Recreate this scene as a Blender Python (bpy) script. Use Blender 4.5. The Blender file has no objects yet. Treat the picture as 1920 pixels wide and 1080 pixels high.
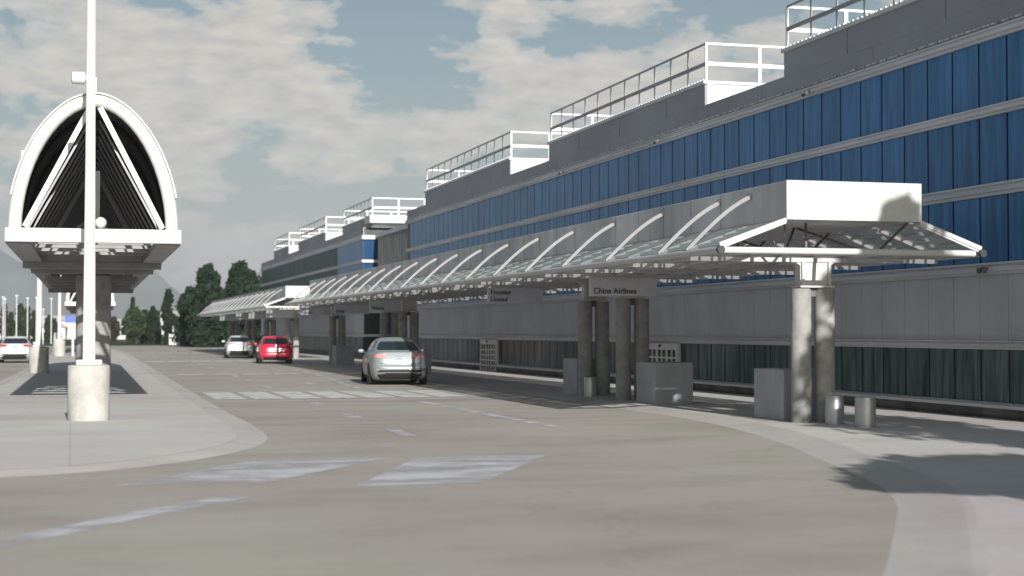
import bpy, math, random
from mathutils import Vector, Matrix
random.seed(7)
R = math.radians
C = bpy.context.scene.collection
SUNV = Vector((-0.022, 1.0, -0.362)).normalized()      # direction the sunlight travels

# ------------------------------------------------------------------ materials
MATS = {}
class NT:
    def __init__(s, nt): s.nt = nt
    def n(s, t, **kw):
        nd = s.nt.nodes.new(t)
        for k, v in kw.items(): setattr(nd, k, v)
        return nd
    def link(s, a, b): s.nt.links.new(a, b)
    def put(s, sock, v):
        if hasattr(v, 'is_linked'): s.link(v, sock)
        else: sock.default_value = v
    def math(s, op, a, b=None, c=None, clamp=False):
        nd = s.n('ShaderNodeMath', operation=op, use_clamp=clamp)
        s.put(nd.inputs[0], a)
        if b is not None: s.put(nd.inputs[1], b)
        if c is not None: s.put(nd.inputs[2], c)
        return nd.outputs[0]
    def mix(s, f, a, b):
        nd = s.n('ShaderNodeMix', data_type='RGBA')
        s.put(nd.inputs[0], f); s.put(nd.inputs[6], a); s.put(nd.inputs[7], b)
        return nd.outputs[2]
    def ramp(s, f, stops):
        nd = s.n('ShaderNodeValToRGB')
        el = nd.color_ramp.elements
        while len(el) < len(stops): el.new(0.5)
        for e, (p, c) in zip(el, stops):
            e.position = p; e.color = (*c, 1) if len(c) == 3 else c
        s.link(f, nd.inputs[0]); return nd.outputs[0]
    def noise(s, vec, scale, detail=4, rough=0.55, dim='3D'):
        nd = s.n('ShaderNodeTexNoise', noise_dimensions=dim)
        nd.inputs['Scale'].default_value = scale; nd.inputs['Detail'].default_value = detail
        nd.inputs['Roughness'].default_value = rough
        if vec is not None: s.link(vec, nd.inputs['Vector'])
        return nd.outputs[0]
    def scaled(s, vec, sc):
        nd = s.n('ShaderNodeVectorMath', operation='MULTIPLY'); s.link(vec, nd.inputs[0]); nd.inputs[1].default_value = sc
        return nd.outputs[0]

def rgb(c): return (c[0], c[1], c[2], 1)

def mat(name, col, rough=0.6, metal=0.0, var=0.12, scale=1.5, stretch=(1, 1, 1), spec=0.5, bump=0.0, bscale=40,
        col2=None, alpha=1.0, coat=0.0, objrand=0.0, emit=None, fine=0.0, coords='Object', thr=None):
    """paint/stone/metal with two scales of soft procedural variation"""
    m = bpy.data.materials.new(name); m.use_nodes = True
    t = NT(m.node_tree); b = m.node_tree.nodes['Principled BSDF']
    tc = t.n('ShaderNodeTexCoord'); vec = tc.outputs[coords]
    if objrand:
        oi = t.n('ShaderNodeObjectInfo')
        ad = t.n('ShaderNodeVectorMath', operation='ADD'); t.link(vec, ad.inputs[0])
        mu = t.math('MULTIPLY', oi.outputs['Random'], 57.0); t.link(mu, ad.inputs[1]); vec = ad.outputs[0]
    sv = t.scaled(vec, stretch)
    n1 = t.noise(sv, scale, 5, 0.6)
    c2 = col2 if col2 else tuple(max(0, x * (1 - var * 2.2)) for x in col)
    c1 = col if col2 else tuple(min(1, x * (1 + var)) for x in col)
    lo, hi = thr if thr else (0.3, 0.7)
    out = t.ramp(n1, [(lo, c2), (hi, c1)])
    if fine:
        n2 = t.noise(sv, scale * 23, 3, 0.7)
        k = t.ramp(n2, [(0.3, (1 - fine,) * 3), (0.7, (1 + 0 * fine,) * 3)])
        mu = t.n('ShaderNodeMix', data_type='RGBA', blend_type='MULTIPLY'); mu.inputs[0].default_value = 1
        t.link(out, mu.inputs[6]); t.link(k, mu.inputs[7]); out = mu.outputs[2]
    if objrand:
        k = t.math('MULTIPLY_ADD', oi.outputs['Random'], objrand, 1 - objrand / 2)
        hs = t.n('ShaderNodeHueSaturation'); t.link(k, hs.inputs['Value']); t.link(out, hs.inputs['Color']); out = hs.outputs[0]
    t.link(out, b.inputs['Base Color'])
    rr = t.ramp(n1, [(0.25, (min(1, rough * 1.15),) * 3), (0.75, (rough * 0.85,) * 3)])
    t.link(rr, b.inputs['Roughness'])
    b.inputs['Metallic'].default_value = metal
    b.inputs['Specular IOR Level'].default_value = spec
    b.inputs['Coat Weight'].default_value = coat
    b.inputs['Coat Roughness'].default_value = 0.05
    if alpha < 1: b.inputs['Alpha'].default_value = alpha
    if emit:
        b.inputs['Emission Color'].default_value = rgb(emit[0]); b.inputs['Emission Strength'].default_value = emit[1]
    if bump:
        bp = t.n('ShaderNodeBump'); bp.inputs['Strength'].default_value = bump; bp.inputs['Distance'].default_value = 0.02
        t.link(t.noise(sv, bscale, 3, 0.6), bp.inputs['Height']); t.link(bp.outputs[0], b.inputs['Normal'])
    MATS[name] = m
    return m

M = MATS
mat('white_paint', (0.58, 0.574, 0.562), 0.45, var=0.04, scale=2.0, fine=0.03)
mat('white_weathered', (0.56, 0.555, 0.545), 0.5, var=0.07, scale=1.2, stretch=(1, 1, .35), fine=0.06)
mat('rail_paint', (0.80, 0.80, 0.80), 0.45, var=0.05)
mat('rail_shaded', (0.26, 0.265, 0.28), 0.5, metal=0.2, var=0.08)  # rail paint darkened: shade of the road-side rails put into the colour
mat('rivet', (0.56, 0.555, 0.56), 0.5, var=0.6, scale=9, stretch=(1, 1, .1))
mat('facade_panel', (0.49, 0.505, 0.56), 0.55, var=0.07, scale=0.7, stretch=(1, 1, .5), fine=0.05)
mat('fascia_grey', (0.27, 0.28, 0.325), 0.55, var=0.07, scale=0.4, stretch=(1, .5, 1.2), fine=0.05)
mat('block_white', (0.62, 0.61, 0.595), 0.55, var=0.06, scale=.8, fine=0.03)
mat('trim_light', (0.57, 0.58, 0.62), 0.5, var=0.1, scale=1.5, stretch=(1, .15, 3), fine=0.05)
mat('mullion_dark', (0.022, 0.026, 0.034), 0.5, var=0.1)
mat('plinth_dark', (0.14, 0.135, 0.13), 0.8, var=0.25, scale=1.2, fine=0.15)
mat('concrete', (0.47, 0.455, 0.43), 0.85, var=0.13, scale=2.2, bump=0.25, bscale=60, fine=0.12)
mat('concrete_column', (0.36, 0.355, 0.345), 0.88, var=0.14, scale=3.0, bump=0.5, bscale=90, fine=0.25)
mat('planter_grey', (0.36, 0.365, 0.41), 0.75, var=0.06, scale=1.5, fine=0.06)
mat('steel_brushed', (0.50, 0.50, 0.52), 0.42, metal=0.7, var=0.12, scale=2.0, stretch=(1, 1, .3), fine=0.04)
mat('canopy_side', (0.56, 0.56, 0.58), 0.5, metal=0.1, var=0.16, scale=0.8, stretch=(1, 1, .12))
mat('canopy_tube', (0.47, 0.472, 0.48), 0.45, var=0.05, scale=1.5, fine=0.03)
mat('arm_grey', (0.23, 0.23, 0.235), 0.45, var=0.06, scale=3)
mat('glass_blue_darkened', (0.016, 0.055, 0.135), 0.2, var=0.1, spec=0.2)  # blue window glass darkened to offset the sunlight on the end face
mat('dark_cap', (0.03, 0.03, 0.032), 0.5)
mat('sign_grey', (0.60, 0.61, 0.66), 0.5, var=0.05, scale=1.5)
mat('letter_dark', (0.03, 0.032, 0.04), 0.5)
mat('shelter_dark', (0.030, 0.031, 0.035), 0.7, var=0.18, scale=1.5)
mat('shelter_strut', (0.34, 0.343, 0.36), 0.55, var=0.12, scale=1.5)
mat('shelter_beam', (0.24, 0.238, 0.24), 0.55, var=0.08, scale=1.5)
mat('door_white', (0.60, 0.60, 0.60), 0.5, var=0.05)
mat('glass_black', (0.008, 0.009, 0.011), 0.08, var=0.1)
mat('glass_car', (0.016, 0.022, 0.024), 0.05, var=0.1, spec=0.6)
mat('glass_blue', (0.065, 0.205, 0.43), 0.25, var=0.17, scale=1.1, stretch=(1, 5, .45), spec=0.10, objrand=0.22, fine=0.10)
mat('glass_green', (0.006, 0.052, 0.058), 0.3, var=0.2, scale=1.0, stretch=(1, 4, .5), spec=0.03, objrand=0.25, fine=0.08)
mat('glass_street', (0.105, 0.155, 0.158), 0.2, var=0.35, scale=1.3, stretch=(1, 4, .4), spec=0.05, objrand=0.5, fine=0.08)
mat('glass_roof', (0.50, 0.60, 0.58), 0.12, var=0.12, scale=1.0, alpha=0.45, spec=0.5)
mat('tyre', (0.018, 0.018, 0.019), 0.85, var=0.15)
mat('rim', (0.42, 0.43, 0.45), 0.3, metal=0.8)
mat('plastic_black', (0.02, 0.02, 0.021), 0.5)
mat('chrome', (0.75, 0.76, 0.77), 0.15, metal=0.95, var=0.05)
mat('paint_silver', (0.235, 0.270, 0.278), 0.42, metal=0.15, var=0.02, coat=0.25)
mat('paint_red', (0.62, 0.012, 0.05), 0.32, var=0.03, coat=0.7)
mat('paint_white', (0.60, 0.605, 0.605), 0.4, var=0.02, coat=0.3)
mat('paint_pearl', (0.56, 0.61, 0.60), 0.4, var=0.02, coat=0.3)
mat('lamp_red', (0.55, 0.03, 0.05), 0.2, var=0.15, scale=9, coat=0.5)
mat('lamp_pink', (0.78, 0.30, 0.30), 0.2, var=0.15, scale=9, coat=0.5)
mat('plate_white', (0.60, 0.62, 0.70), 0.45, var=0.03)
mat('plate_blue', (0.06, 0.09, 0.3), 0.45)
mat('bark', (0.10, 0.075, 0.055), 0.9, var=0.25, scale=4, stretch=(1, 1, .2))
mat('foliage_dark', (0.022, 0.038, 0.018), 0.75, var=0.4, scale=0.5, spec=0.15, col2=(0.012, 0.026, 0.016))
mat('foliage_mid', (0.045, 0.062, 0.026), 0.75, var=0.4, scale=0.5, spec=0.15, col2=(0.026, 0.042, 0.022))
mat('foliage_olive', (0.055, 0.058, 0.032), 0.75, var=0.4, scale=0.5, spec=0.15, col2=(0.034, 0.040, 0.024))
mat('far_wall', (0.55, 0.54, 0.52), 0.8, var=0.1, scale=.3)
mat('far_roof', (0.30, 0.30, 0.31), 0.8, var=0.1)
mat('sign_blue', (0.05, 0.10, 0.42), 0.5)
mat('hill', (0.12, 0.135, 0.12), 0.95, var=0.25, scale=0.004)

# ---- ground materials
def ground_mat(name, cols, big, streak, fine, joints=None, bump=0.3, rough=0.85, cracks=0.0):
    m = bpy.data.materials.new(name); m.use_nodes = True
    t = NT(m.node_tree); b = m.node_tree.nodes['Principled BSDF']
    vec = t.n('ShaderNodeTexCoord').outputs['Object']
    n1 = t.noise(t.scaled(vec, streak), big, 6, 0.62)
    col = t.ramp(n1, [(0.30, cols[0]), (0.5, cols[1]), (0.70, cols[2])])
    n0 = t.noise(vec, big * 0.22, 3, 0.6)
    k0 = t.ramp(n0, [(0.36, (0.93, 0.875, 0.88)), (0.5, (1.0, 0.985, 0.97)), (0.64, (1.02, 1.04, 0.98))])
    mu = t.n('ShaderNodeMix', data_type='RGBA', blend_type='MULTIPLY'); mu.inputs[0].default_value = 1
    t.link(col, mu.inputs[6]); t.link(k0, mu.inputs[7]); col = mu.outputs[2]
    n2 = t.noise(vec, 38, 4, 0.75)
    k = t.ramp(n2, [(0.30, (1 - fine,) * 3), (0.68, (1.0 + fine * .4,) * 3)])
    mu = t.n('ShaderNodeMix', data_type='RGBA', blend_type='MULTIPLY'); mu.inputs[0].default_value = 1
    t.link(col, mu.inputs[6]); t.link(k, mu.inputs[7]); col = mu.outputs[2]
    # stains: sparse dark blots
    n3 = t.noise(vec, 0.9, 5, 0.7)
    st = t.ramp(n3, [(0.66, (1, 1, 1)), (0.74, (0.78, 0.76, 0.74))])
    mu = t.n('ShaderNodeMix', data_type='RGBA', blend_type='MULTIPLY'); mu.inputs[0].default_value = .8
    t.link(col, mu.inputs[6]); t.link(st, mu.inputs[7]); col = mu.outputs[2]
    if cracks:
        vo = t.n('ShaderNodeTexVoronoi', feature='DISTANCE_TO_EDGE'); vo.inputs['Scale'].default_value = 0.16
        wn = t.n('ShaderNodeTexNoise'); wn.inputs['Scale'].default_value = 1.3; wn.inputs['Detail'].default_value = 5
        t.link(vec, wn.inputs['Vector'])
        ad = t.n('ShaderNodeVectorMath', operation='MULTIPLY_ADD'); t.link(wn.outputs[1], ad.inputs[0])
        ad.inputs[1].default_value = (1.6, 1.6, 0); t.link(vec, ad.inputs[2]); t.link(ad.outputs[0], vo.inputs['Vector'])
        f = t.math('LESS_THAN', vo.outputs['Distance'], 0.0035)
        f = t.math('MULTIPLY', f, cracks); col = t.mix(f, col, (0.08, 0.078, 0.075, 1))
    if joints:
        sx = t.n('ShaderNodeSeparateXYZ'); t.link(vec, sx.inputs[0])
        fx = t.math('PINGPONG', sx.outputs[0], joints[0] / 2); fy = t.math('PINGPONG', sx.outputs[1], joints[1] / 2)
        g = t.math('MAXIMUM', t.math('LESS_THAN', fx, 0.012), t.math('LESS_THAN', fy, 0.012))
        col = t.mix(t.math('MULTIPLY', g, 0.22), col, (0.12, 0.115, 0.11, 1))
    t.link(col, b.inputs['Base Color']); b.inputs['Roughness'].default_value = rough
    b.inputs['Specular IOR Level'].default_value = 0.25
    bp = t.n('ShaderNodeBump'); bp.inputs['Strength'].default_value = bump; bp.inputs['Distance'].default_value = 0.01
    t.link(t.noise(vec, 90, 3, 0.7), bp.inputs['Height']); t.link(bp.outputs[0], b.inputs['Normal'])
    MATS[name] = m
    return m
ground_mat('road', [(0.312, 0.284, 0.258), (0.375, 0.350, 0.318), (0.402, 0.374, 0.346)], 0.55, (0.55, 1.0, 1), 0.12, cracks=0.12)
ground_mat('pavement', [(0.475, 0.455, 0.442), (0.53, 0.512, 0.50), (0.565, 0.545, 0.535)], 0.6, (0.7, 1, 1), 0.12, joints=(3.0, 3.0))
ground_mat('kerb', [(0.445, 0.425, 0.41), (0.485, 0.465, 0.45), (0.515, 0.495, 0.48)], 1.2, (1, 1, 1), 0.15)
ground_mat('terrain', [(0.16, 0.15, 0.11), (0.20, 0.19, 0.15), (0.24, 0.23, 0.19)], 0.02, (1, 1, 1), 0.1, bump=0)
ground_mat('lawn', [(0.020, 0.040, 0.012), (0.028, 0.052, 0.016), (0.04, 0.062, 0.02)], 0.06, (1, 1, 1), 0.3, bump=0.2)

def paint_mat(name, col, wear, scale=1.4, stretch=(1, 1, 1)):
    """worn road paint: where it has worn off the road shows through"""
    m = bpy.data.materials.new(name); m.use_nodes = True
    t = NT(m.node_tree); b = m.node_tree.nodes['Principled BSDF']
    vec = t.n('ShaderNodeTexCoord').outputs['Object']
    n = t.noise(t.scaled(vec, stretch), scale, 7, 0.72)
    a = t.ramp(n, [(wear - 0.1, (0, 0, 0)), (wear + 0.12, (1, 1, 1))])
    n2 = t.noise(vec, 3.0, 4, 0.6)
    c = t.ramp(n2, [(0.3, tuple(x * .85 for x in col)), (0.7, col)])
    t.link(c, b.inputs['Base Color']); t.link(a, b.inputs['Alpha']); b.inputs['Roughness'].default_value = 0.75
    MATS[name] = m
paint_mat('marking_fresh', (0.62, 0.61, 0.60), 0.36)
paint_mat('marking_worn', (0.56, 0.555, 0.585), 0.44, 1.1, (.5, 1.3, 1))
paint_mat('marking_yellow', (0.62, 0.52, 0.16), 0.35)
paint_mat('stop_dark', (0.13, 0.125, 0.12), 0.50, 0.8, (.4, 1.5, 1))

# ------------------------------------------------------------------ mesh helper
class MB:
    def __init__(s): s.v = []; s.f = []
    def add(s, vs, fs):
        o = len(s.v); s.v += [tuple(p) for p in vs]; s.f += [tuple(i + o for i in f) for f in fs]
    def box(s, x0, x1, y0, y1, z0, z1):
        s.add([(x0, y0, z0), (x1, y0, z0), (x1, y1, z0), (x0, y1, z0), (x0, y0, z1), (x1, y0, z1), (x1, y1, z1), (x0, y1, z1)],
              [(0, 3, 2, 1), (4, 5, 6, 7), (0, 1, 5, 4), (1, 2, 6, 5), (2, 3, 7, 6), (3, 0, 4, 7)])
    def bbox(s, x0, x1, y0, y1, z0, z1, b=0.02):
        """box with chamfered edges"""
        vs = []; 
        for zz, ins in ((z0, b), (z0 + b, 0), (z1 - b, 0), (z1, b)):
            X0, X1, Y0, Y1 = x0 + ins, x1 - ins, y0 + ins, y1 - ins
            k = b if ins == 0 else b
            vs += [(X0 + k, Y0, zz), (X1 - k, Y0, zz), (X1, Y0 + k, zz), (X1, Y1 - k, zz), (X1 - k, Y1, zz), (X0 + k, Y1, zz), (X0, Y1 - k, zz), (X0, Y0 + k, zz)]
        fs = [tuple(range(7, -1, -1)), tuple(range(24, 32))]
        for r in range(3):
            for i in range(8):
                j = (i + 1) % 8; fs.append((r * 8 + i, r * 8 + j, r * 8 + 8 + j, r * 8 + 8 + i))
        s.add(vs, fs)
    def tube(s, pts, r, n=8, caps=True, up=(0, 0, 1), sx=1.0):
        pts = [Vector(p) for p in pts]; m = len(pts)
        rs = r if isinstance(r, (list, tuple)) else [r] * m
        vs = []; 
        for i, p in enumerate(pts):
            d = (pts[min(i + 1, m - 1)] - pts[max(i - 1, 0)]).normalized()
            u = Vector(up)
            if abs(d.dot(u)) > 0.98: u = Vector((0, 1, 0)) if abs(d.y) < .9 else Vector((1, 0, 0))
            a = d.cross(u).normalized(); b = a.cross(d).normalized()
            for k in range(n):
                an = 2 * math.pi * (k + .5) / n
                vs.append(p + a * math.cos(an) * rs[i] * sx + b * math.sin(an) * rs[i])
        fs = []
        for i in range(m - 1):
            for k in range(n):
                k2 = (k + 1) % n; fs.append((i * n + k, i * n + k2, (i + 1) * n + k2, (i + 1) * n + k))
        if caps: fs.append(tuple(range(n - 1, -1, -1))); fs.append(tuple((m - 1) * n + k for k in range(n)))
        s.add(vs, fs)
    def bar(s, a, b, w, h, up=(0, 0, 1)):
        """rectangular bar from a to b"""
        a, b = Vector(a), Vector(b); d = (b - a).normalized(); u = Vector(up)
        if abs(d.dot(u)) > 0.98: u = Vector((0, 1, 0))
        x = d.cross(u).normalized() * (w / 2); y = x.cross(d).normalized() * (h / 2)
        vs = [a - x - y, a + x - y, a + x + y, a - x + y, b - x - y, b + x - y, b + x + y, b - x + y]
        s.add(vs, [(0, 3, 2, 1), (4, 5, 6, 7), (0, 1, 5, 4), (1, 2, 6, 5), (2, 3, 7, 6), (3, 0, 4, 7)])
    def lathe(s, prof, cx=0, cy=0, cz=0, n=24, axis='z'):
        vs = []; m = len(prof)
        for r, z in prof:
            for k in range(n):
                a = 2 * math.pi * k / n
                if axis == 'z': vs.append((cx + r * math.cos(a), cy + r * math.sin(a), cz + z))
                else: vs.append((cx + z, cy + r * math.cos(a), cz + r * math.sin(a)))
        fs = []
        for i in range(m - 1):
            for k in range(n):
                k2 = (k + 1) % n; fs.append((i * n + k, i * n + k2, (i + 1) * n + k2, (i + 1) * n + k))
        fs.append(tuple(range(n - 1, -1, -1))); fs.append(tuple((m - 1) * n + k for k in range(n)))
        s.add(vs, fs)
    def prism(s, poly, y0, y1, plane='xz'):
        n = len(poly)
        if plane == 'xz': vs = [(x, y0, z) for x, z in poly] + [(x, y1, z) for x, z in poly]
        elif plane == 'xy': vs = [(x, y, y0) for x, y in poly] + [(x, y, y1) for x, y in poly]
        else: vs = [(y0, y, z) for y, z in poly] + [(y1, y, z) for y, z in poly]
        fs = [tuple(range(n)), tuple(range(2 * n - 1, n - 1, -1))]
        for i in range(n):
            j = (i + 1) % n; fs.append((i, i + n, j + n, j))
        s.add(vs, fs)
    def build(s, name, m, parent=None, smooth=False, off=None, recalc=True):
        me = bpy.data.meshes.new(name)
        if off is None and parent is not None and parent.get('_world'): off = parent.location
        v = s.v
        if off is not None: v = [(p[0] - off[0], p[1] - off[1], p[2] - off[2]) for p in v]
        me.from_pydata(v, [], s.f)
        if recalc:
            import bmesh
            bm = bmesh.new(); bm.from_mesh(me); bmesh.ops.recalc_face_normals(bm, faces=bm.faces); bm.to_mesh(me); bm.free()
        mm = M[m] if isinstance(m, str) else m
        me.materials.append(mm)
        if smooth:
            me.polygons.foreach_set('use_smooth', [True] * len(me.polygons))
            try: me.set_sharp_from_angle(angle=R(38))
            except Exception: pass
        o = bpy.data.objects.new(name, me); C.objects.link(o)
        if parent is not None: o.parent = parent
        return o

def thing(name, label, cat, loc=(0, 0, 0), rz=0, group=None, world=True):
    o = bpy.data.objects.new(name, None); C.objects.link(o)
    o.location = loc; o.rotation_euler = (0, 0, rz); o.empty_display_size = .3
    o['label'] = label; o['category'] = cat
    if group: o['group'] = group
    if world: o['_world'] = 1
    return o
def tag(o, label, cat, group=None):
    o['label'] = label; o['category'] = cat
    if group: o['group'] = group
    return o
def struct(o): o['kind'] = 'structure'; return o
def kids(o): return [c for c in bpy.data.objects if c.parent == o]
def dup(root, loc, rz=None, label=None, group=None, scale=None):
    kid = {}
    for c in bpy.data.objects:
        if c.parent: kid.setdefault(c.parent, []).append(c)
    def rec(o, par):
        c = o.copy(); C.objects.link(c); c.parent = par
        for k in kid.get(o, []): rec(k, c)
        return c
    r = rec(root, None)
    r.location = loc
    if rz is not None: r.rotation_euler = (0, 0, rz)
    if scale: r.scale = scale if not isinstance(scale, (int, float)) else (scale,) * 3
    if label: r['label'] = label
    if group: r['group'] = group
    return r
def setorigin(o, loc):
    """move a world-coordinates mesh object so that its origin is at loc"""
    o.data.transform(Matrix.Translation(-Vector(loc))); o.location = loc; return o

# ------------------------------------------------------------------ camera
cam = bpy.data.cameras.new('camera'); co = bpy.data.objects.new('camera', cam); C.objects.link(co)
cam.sensor_width = 36; cam.lens = 2950 / 1920 * 36; cam.clip_end = 30000; cam.clip_start = 0.1
co.location = (0, 0, 1.75)
co.rotation_euler = (R(90) + math.atan(81 / 2950), 0, -math.atan(827 / 2950))
cam.dof.use_dof = True; cam.dof.focus_distance = 37; cam.dof.aperture_fstop = 1.1
bpy.context.scene.camera = co

# ------------------------------------------------------------------ sun and sky
sun = bpy.data.lights.new('sun', 'SUN'); sun.energy = 5.0; sun.angle = R(0.5); sun.color = (1.0, 0.97, 0.93)
so = bpy.data.objects.new('sun', sun); C.objects.link(so)
so.rotation_euler = SUNV.to_track_quat('-Z', 'Y').to_euler(); so.location = (2, -30, 20)
EL = math.asin(-SUNV.z)
def make_world():
    w = bpy.data.worlds.new('World'); bpy.context.scene.world = w; w.use_nodes = True
    t = NT(w.node_tree); bg = w.node_tree.nodes['Background']
    sky = t.n('ShaderNodeTexSky', sky_type='NISHITA'); sky.sun_disc = False
    sky.sun_elevation = EL; sky.sun_rotation = R(178.7); sky.air_density = 1.0; sky.dust_density = 2.2; sky.ozone_density = 1.0
    vec = t.n('ShaderNodeTexCoord').outputs['Generated']
    sx = t.n('ShaderNodeSeparateXYZ'); t.link(vec, sx.inputs[0])
    az = t.math('MULTIPLY', t.math('ARCTAN2', sx.outputs[0], sx.outputs[1]), 57.2958)
    el = t.math('MULTIPLY', t.math('ARCSINE', sx.outputs[2]), 57.2958)
    cb = t.n('ShaderNodeCombineXYZ'); t.link(az, cb.inputs[0]); t.link(t.math('MULTIPLY', el, 1.55), cb.inputs[1])
    uv = cb.outputs[0]
    wn = t.n('ShaderNodeTexNoise'); wn.inputs['Scale'].default_value = 0.55; wn.inputs['Detail'].default_value = 3; t.link(uv, wn.inputs['Vector'])
    wa = t.n('ShaderNodeVectorMath', operation='MULTIPLY_ADD'); t.link(wn.outputs[1], wa.inputs[0]); wa.inputs[1].default_value = (1.8, 1.1, 0); t.link(uv, wa.inputs[2])
    n1 = t.noise(wa.outputs[0], 0.34, 8, 0.58)
    n2 = t.noise(t.scaled(uv, (.45, 1.25, 1)), 0.55, 6, 0.6)
    dens = t.math('ADD', t.math('MULTIPLY', n1, 0.72), t.math('MULTIPLY', n2, 0.36))
    blobs = [  # az, el, ra, re, amp
        (1.5, 9.0, 7.5, 3.2, .16), (7.4, 9.6, 2.3, 1.5, .13), (4, 6.4, 5, 1.3, .08), (11.3, 10.2, 2.6, 1.9, -.19),
        (19.6, 9.0, 4.6, 1.2, .17), (13.6, 7.1, 4.2, 1.0, .14), (22.0, 11.6, 4.4, .9, -.10), (15.6, 11.4, 1.6, .6, .15), (18.9, 11.6, 1.4, .7, .13),
        (9.0, 4.6, 3.2, .7, -.10), (-2.8, 7.2, 1.6, .8, -.14), (14, 4.9, 3, .8, -.08), (8, 3.0, 6, .9, .10), (24.5, 10.8, 2.6, .8, .10),
        (28, 9, 3, 3, -.05)]
    for a, e, ra, re, amp in blobs:
        du = t.math('DIVIDE', t.math('SUBTRACT', az, a), ra); dv = t.math('DIVIDE', t.math('SUBTRACT', el, e), re)
        r2 = t.math('ADD', t.math('MULTIPLY', du, du), t.math('MULTIPLY', dv, dv))
        g = t.math('EXPONENT', t.math('MULTIPLY', r2, -1.0))
        dens = t.math('MULTIPLY_ADD', g, amp, dens)
    fac = t.ramp(dens, [(0.535, (0, 0, 0)), (0.575, (.55, .55, .55)), (0.66, (.95, .95, .95))])
    up = t.ramp(t.math('DIVIDE', el, 90.0), [(0.15, (1, 1, 1)), (0.30, (.05, .05, .05))])     # cloud bank low in the sky, mostly clear overhead
    fac = t.math('MULTIPLY', fac, up)
    # light tops and greyer undersides: compare with the density a little higher up
    sh = t.noise(t.scaled(uv, (.8, 1.6, 1)), 0.75, 6, 0.62)
    sh = t.math('ADD', t.math('MULTIPLY', sh, .75), t.math('MULTIPLY', dens, .30))
    ccol = t.ramp(sh, [(0.44, (12.6, 11.7, 10.4)), (0.56, (10.7, 10.1, 9.1)), (0.74, (7.5, 7.4, 7.1))])
    tint = t.n('ShaderNodeMix', data_type='RGBA', blend_type='MULTIPLY'); tint.inputs[0].default_value = 1; t.link(sky.outputs[0], tint.inputs[6]); tint.inputs[7].default_value = (1.0, 1.14, 1.12, 1)
    mx = t.mix(fac, tint.outputs[2], ccol)
    # pale horizon haze band
    hz = t.math('MULTIPLY', t.math('EXPONENT', t.math('MULTIPLY', t.math('ABSOLUTE', el), -0.24)), 0.82)
    mx = t.mix(hz, mx, (13.2, 13.0, 12.0, 1))
    t.link(mx, bg.inputs[0]); bg.inputs[1].default_value = 0.047
make_world()
sc = bpy.context.scene
sc.view_settings.view_transform = 'Standard'; sc.view_settings.look = 'None'; sc.view_settings.exposure = 0.45; sc.view_settings.gamma = 1.0
sc.cycles.max_bounces = 6; sc.cycles.transparent_max_bounces = 24
try: sc.cycles.use_denoising = True
except Exception: pass

# ------------------------------------------------------------------ ground
def sheet(name, poly, z, m):
    b = MB(); b.add([(x, y, z) for x, y in poly], [tuple(range(len(poly)))]); return b.build(name, m)
def ribbon(name, pts, w, z, m):
    b = MB(); pts = [Vector((x, y)) for x, y in pts]; vs = []
    for i, p in enumerate(pts):
        d = (pts[min(i + 1, len(pts) - 1)] - pts[max(i - 1, 0)]).normalized(); nrm = Vector((-d.y, d.x)) * w / 2
        vs += [(p.x + nrm.x, p.y + nrm.y, z), (p.x - nrm.x, p.y - nrm.y, z)]
    b.add(vs, [(2 * i, 2 * i + 1, 2 * i + 3, 2 * i + 2) for i in range(len(pts) - 1)])
    return b.build(name, m)
struct(sheet('ground', [(-9000, -3000), (9000, -3000), (9000, 12000), (-9000, 12000)], -0.03, 'terrain'))
struct(sheet('road', [(-60, -60), (40, -60), (40, 196), (-60, 196)], 0.0, 'road'))
struct(sheet('lawn', [(-9, 196.3), (60, 196.3), (90, 420), (-20, 420)], 0.005, 'lawn'))

def smooth_poly(pts, it=2):
    for _ in range(it):
        q = []
        for i in range(len(pts)):
            a, b = Vector(pts[i]), Vector(pts[(i + 1) % len(pts)])
            q += [tuple(a * .75 + b * .25), tuple(a * .25 + b * .75)]
        pts = q
    return pts
def kerbed(name, kname, poly, w=0.50, h=0.045, ramp=.40):
    n = len(poly); area = sum(poly[i][0] * poly[(i + 1) % n][1] - poly[(i + 1) % n][0] * poly[i][1] for i in range(n))
    sgn = 1 if area > 0 else -1
    def inset(dist):
        r = []
        for i in range(n):
            a, p, c = Vector(poly[i - 1]), Vector(poly[i]), Vector(poly[(i + 1) % n])
            d = ((p - a).normalized() + (c - p).normalized()).normalized()
            r.append((p.x - d.y * sgn * dist, p.y + d.x * sgn * dist))
        return r
    b = MB(); A = poly; B = inset(ramp); D = inset(w)
    vs = [(x, y, 0.0) for x, y in A] + [(x, y, h) for x, y in B] + [(x, y, h) for x, y in D]
    fs = []
    for r in range(2):
        for i in range(n):
            j = (i + 1) % n; fs.append((r * n + i, r * n + j, r * n + n + j, r * n + n + i))
    b.add(vs, fs); struct(b.build(kname, 'kerb'))
    struct(sheet(name, D, h, 'pavement'))
PZ = 0.045
sk = lambda y: 0.0107 * (y - 30)
isl = [(3.15 + sk(200), 172), (3.2 + sk(60), 60), (3.25, 34), (3.3, 29), (3.1, 25.0), (1.96, 22.2), (.43, 20.3), (-1.5, 19.6), (-6, 20.5), (-12, 23.5), (-9, 30), (-4.2, 37), (-2.7, 46), (-2.5 + sk(70), 70), (-2.4 + sk(172), 172)]
isl2 = []
for i, p in enumerate(isl): isl2.append(p)
kerbed('island_pavement', 'island_kerb', smooth_poly(isl2, 2))
fp = [(12.0, 168), (12.0, 60), (12.0, 33), (11.9, 28.5), (11.0, 23.5), (9.7, 19.0), (8.6, 15.2), (6.6, 11.8), (4.9, 9.0), (2.8, 4), (2, -4), (22, -4), (22, 168)]
b_ = [fp[0]] 
kerbed('terminal_pavement', 'terminal_kerb', smooth_poly(fp, 2), .72, ramp=.62)

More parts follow.
